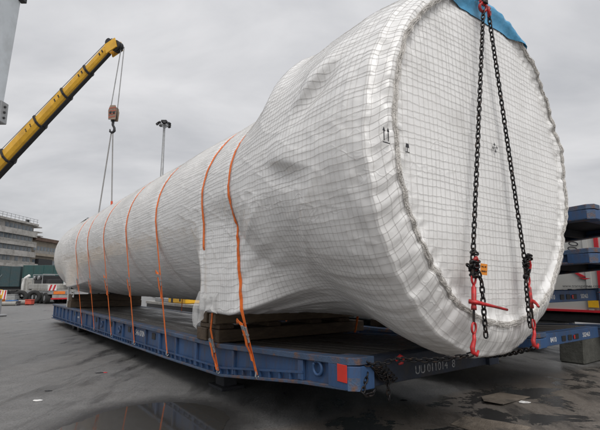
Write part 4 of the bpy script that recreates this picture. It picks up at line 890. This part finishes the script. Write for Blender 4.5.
for k, (x, y, w_, h_, cc, nm) in enumerate(((-24.6, 36.2, .5, .45, (.7, .2, .03), 'orange'), (-23.9, 36.6, .6, .35, (.05, .18, .45), 'blue'), (-25.2, 36.3, .4, .5, (.7, .7, .68), 'white'), (-23.2, 36.1, .45, .3, (.10, .10, .11), 'black'), (-22.6, 36.9, .5, .4, (.55, .08, .05), 'red'), (-25.0, 38.4, .7, .8, (.32, .33, .33), 'grey'))):
    c_ = thing('yard_crate', 'small %s crate among the clutter beside the far truck' % nm, 'crate', WORLD, (x, y, 0), 'crates in the far yard'); mm_ = mat('crate_' + nm, cc, .6, var=.2); B = (x, y, 0)
    MB().box((x - w_ / 2, y - w_ / 2, .06), (x + w_ / 2, y + w_ / 2, h_)).build('crate_body', mm_, c_, B, bevel=.02); MB().box((x - w_ / 2 - .03, y - w_ / 2 - .03, h_), (x + w_ / 2 + .03, y + w_ / 2 + .03, h_ + .05)).build('lid', mm_, c_, B, bevel=.01)
    for q_ in (-.35, .35): MB().box((x + q_ * w_ - .05, y - w_ / 2, 0), (x + q_ * w_ + .05, y + w_ / 2, .06)).build('runner', BLK, c_, B)
for k, (x, y, a_, ln, r, lb) in enumerate(((-23.4, 35.6, .3, .9, .17, 'short grey concrete pipe lying nearest the camera in the far yard'), (-24.3, 35.6, .15, .8, .16, 'grey concrete pipe lying below the striped barriers'), (-25.3, 35.9, -.4, .8, .18, 'small grey pipe piece at the left of the yard clutter'), (-23.4, 37.3, 1.0, .8, .2, 'grey pipe standing out behind the other pipes beside the truck'))):
    d = Vector((math.cos(a_), math.sin(a_), 0)); c = Vector((x, y, r)); mb = MB()
    nseg = 18; st = []
    v1 = Vector((-d.y, d.x, 0)); vs = []
    for e, rr_ in ((-.5, r), (.5, r), (.5, r * .72), (-.5, r * .72)):
        vs.append([c + d * (e * ln) + (v1 * math.cos(2 * math.pi * i / nseg) + Vector((0, 0, 1)) * math.sin(2 * math.pi * i / nseg)) * rr_ for i in range(nseg)])
    allv = [p for rg in vs for p in rg]; fs = [(a * nseg + i, a * nseg + (i + 1) % nseg, ((a + 1) % 4) * nseg + (i + 1) % nseg, ((a + 1) % 4) * nseg + i) for a in range(4) for i in range(nseg)]
    mb.add(allv, fs); single(mb, 'concrete_pipe', CONC, lb, 'pipe', WORLD, (x, y, 0), 'pipes lying in the far yard', smooth=False)
for (x, y, lb) in ((-23.75, 39.3, 'worn black tyre leaning by the truck cab, right one'), (-24.5, 38.6, 'worn black tyre leaning beside the striped barriers, left one')):
    t = thing('tyre', lb, 'tyre', WORLD, (x, y, 0), 'tyres leaning by the truck'); B = (x, y, 0)
    MB().ring((x, y, .60), .42, .18, (.4, -1, .15), 26, 9).build('tread', RUB, t, B, smooth=True); MB().ring((x, y, .60), .27, .05, (.4, -1, .15), 22, 6).build('bead', BLK, t, B, smooth=True)

# ------------------------------------------------------------------ far jib behind the cylinder
jb = thing('jib_crane', 'small dark jib crane tip peeking over the far end of the cylinder', 'crane', WORLD, (-60.5, 118, 0)); B = (-60.5, 118, 0)
MB().tube([(-60.5, 118, 0), (-60.5, 118, 15)], .5, 10).build('tower', GREY, jb, B)
for o_ in (0, .9): MB().bar((-62.5, 118, 16.3 + o_ * .6), (-58.3, 118, 19.3 + o_ * .7), .3, .25).build('jib_chord', BLK, jb, B)
for k in range(6): MB().bar((-62.3 + k * .75, 118, 16.4 + k * .55), (-61.9 + k * .75, 118, 17.2 + k * .55), .15, .15).build('lacing', BLK, jb, B)
MB().box((-61.5, 117.3, 14.8), (-59.5, 118.7, 16.6)).build('machinery_house', BLK, jb, B); MB().cyl((-58.3, 117.7, 19.5), (-58.3, 118.3, 19.5), .5, 12).build('sheave', GREY, jb, B)

# ------------------------------------------------------------------ beyond the trailer: flatbed with yellow block, dark containers, white truck box
t = thing('flatbed_trailer', 'low grey flatbed seen through the gap under the cylinder', 'trailer', T, (5, 22, 0))
B = (5, 22, 0)
MB().box((3.75, 16.4, .62), (6.2, 25.5, .76)).build('deck', CONC, t, B, bevel=.01); MB().box((3.78, 16.5, .42), (6.15, 25.4, .615)).build('frame', BLK, t, B)
for y in (18, 19.2, 23, 24.2):
    for x in (3.95, 5.95): MB().cyl((x - .12, y, .22), (x + .12, y, .22), .22, 16).build('wheel', RUB, t, B)
mk = thing('yellow_block', 'yellow machine block standing on the low flatbed under the cylinder', 'machine', T, (4.1, 21, .76)); B = (4.1, 21, .76)
MB().box((3.85, 19.9, .765), (4.7, 22.2, 1.08)).build('housing', YEL2, mk, B, bevel=.04); MB().box((3.84, 21.5, .78), (4.0, 21.8, 1.10)).box((3.84, 20.5, .85), (3.95, 20.7, 1.0)).build('clamp', BLK, mk, B, bevel=.02)
MB().box((3.86, 22.25, .765), (4.7, 24.3, .98)).build('grey_box', GREY, mk, B, bevel=.03)
for k in range(5):
    lb = 'dark shipping container in the row behind the cylinder, number %d from the left' % (k + 1)
    lb = ['dark container at the left end of the row behind the cylinder', 'dark container second from the left in the row behind the cylinder', 'dark container in the middle of the row behind the cylinder', 'dark container second from the right in the row behind the cylinder', 'dark container at the right end of the row behind the cylinder'][k]
    c = thing('shipping_container', lb, 'container', T, (16, 12 + k * 6.4, 0), 'containers behind the cylinder'); B = (16, 12 + k * 6.4, 0); y0 = 12 + k * 6.4
    MB().box((16, y0, .02), (18.4, y0 + 6.05, 2.6)).build('body', TEAL if k % 2 else GREEN, c, B, bevel=.02)
    cor = MB()
    for j in range(20): cor.box((15.96, y0 + .15 + j * .29, .2), (15.999, y0 + .30 + j * .29, 2.45))
    struct(cor.build('corrugation', TEAL if k % 2 else GREEN, c, B), 'stuff')
# white truck box with red trim, behind the stacked trailers
t = thing('truck_box', 'white box truck with red trim behind the stacked blue trailers', 'truck', T, (7.3, 4, 0)); B = (7.3, 4, 0)
MB().box((6.8, -5.0, 1.05), (9.3, 8.6, 3.05)).build('body', TRUCKW, t, B, bevel=.03)
for y in np.arange(-5, 8.7, 2.25)[1:]: MB().box((6.77, y - .05, 1.06), (6.799, y + .05, 3.04)).build('side_post', TRUCKW, t, B)
MB().box((6.765, 3.74, 1.07), (6.80, 3.82, 3.04)).build('red_post', TRED, t, B)
MB().box((6.76, -4.98, 1.05), (6.80, 8.58, 1.10)).build('red_sill', TRED, t, B); MB().box((6.82, -4.9, .82), (9.2, 8.5, .99)).build('chassis', BLK, t, B)
MB().box((6.75, 3.85, 1.16), (6.769, 4.05, 1.42)).build('yellow_plate', YEL2, t, B)
for y in (-3.5, -2.2, 6.6, 7.9):
    for x in (7.0, 9.1): MB().cyl((x - .15, y, .5), (x + .15, y, .5), .5, 20).build('wheel', RUB, t, B)
for y in (.5, 5.2): MB().box((6.9, y - .6, .45), (7.4, y + .6, .8)).build('tool_box', GREY, t, B, bevel=.03)
lt = text('lettering', '00', .30, INK, t, face_mtx((-.535, .12, 2.62), (0, .25, -1), (0, 1, .25)), sx=.8)
text('web_address', 'www.transgatines.com', .085, INK, t, face_mtx((-.535, .55, 1.60), (0, -1, 0), UZ))
MB().prism([(4.16, 1.83), (4.32, 1.96), (4.27, 1.97), (4.04, 1.83)], 0, 6.768, 6.79).prism([(4.06, 1.77), (4.2, 1.81), (3.95, 1.80)], 0, 6.7675, 6.79).build('red_logo', TRED, t, B)

# white marker post and plate at the far end of the deck
p = thing('marker_post', 'white post with a small plate on the far deck edge of the roll trailer', 'post', T, (-1.25, 18.98, .81)); B = (-1.25, 18.98, .81)
MB().box((-1.28, 19.0, .815), (-1.22, 19.06, 1.62)).build('post', WHITEP, p, B, bevel=.006)
pl = MB().box((-1.24, 18.0, 1.20), (-1.225, 18.5, 1.44)).build('plate', WHITEP, p, B); MB().bar((-1.232, 18.45, 1.42), (-1.25, 19.03, 1.45), .02, .02).build('bracket', GREY, p, B)
for z in (1.27, 1.35): MB().box((-1.244, 18.06, z), (-1.2405, 18.42, z + .035)).build('plate_line', INK, pl, B)

# ------------------------------------------------------------------ litter and grit
def crumple(x, y, r, m, name, lb, cat, flat=.4):
    mb = MB(); n = 9; vs = [(x, y, r * flat)]; fs = []
    for k in range(n): a_ = 2 * math.pi * k / n; rr_ = r * random.uniform(.5, 1.1); vs.append((x + rr_ * math.cos(a_) * 1.5, y + rr_ * math.sin(a_), random.uniform(.004, r * flat)))
    for k in range(n): a_ = 2 * math.pi * k / n; rr_ = r * random.uniform(.8, 1.3); vs.append((x + rr_ * math.cos(a_) * 1.6, y + rr_ * math.sin(a_), .005))
    for k in range(n): j = (k + 1) % n; fs += [(0, 1 + k, 1 + j), (1 + k, 1 + n + k, 1 + n + j, 1 + j)]
    mb.add(vs, fs); single(mb, name, m, lb, cat, WORLD, (x, y, 0))
crumple(-3.79, 6.59, .045, WHITEP, 'litter', 'crumpled white scrap on the wet asphalt at left', 'litter')
crumple(3.2, 6.5, .05, WHITEP, 'litter', 'crumpled white scrap beside the brown pavement patch at right', 'litter')
crumple(-3.8, 8.6, .05, BLK, 'rag', 'small dark rag on the asphalt left of the trailer', 'rag'); crumple(-3.72, 8.62, .03, TRED, 'litter', 'tiny red scrap beside the dark rag on the asphalt', 'litter')
crumple(-3.97, 7.18, .035, BLK, 'rag', 'dark scrap on the asphalt beyond the white litter', 'rag'); crumple(1.5, 6.6, .035, BLK, 'rag', 'dark scrap on the ground below the near trailer end', 'rag')
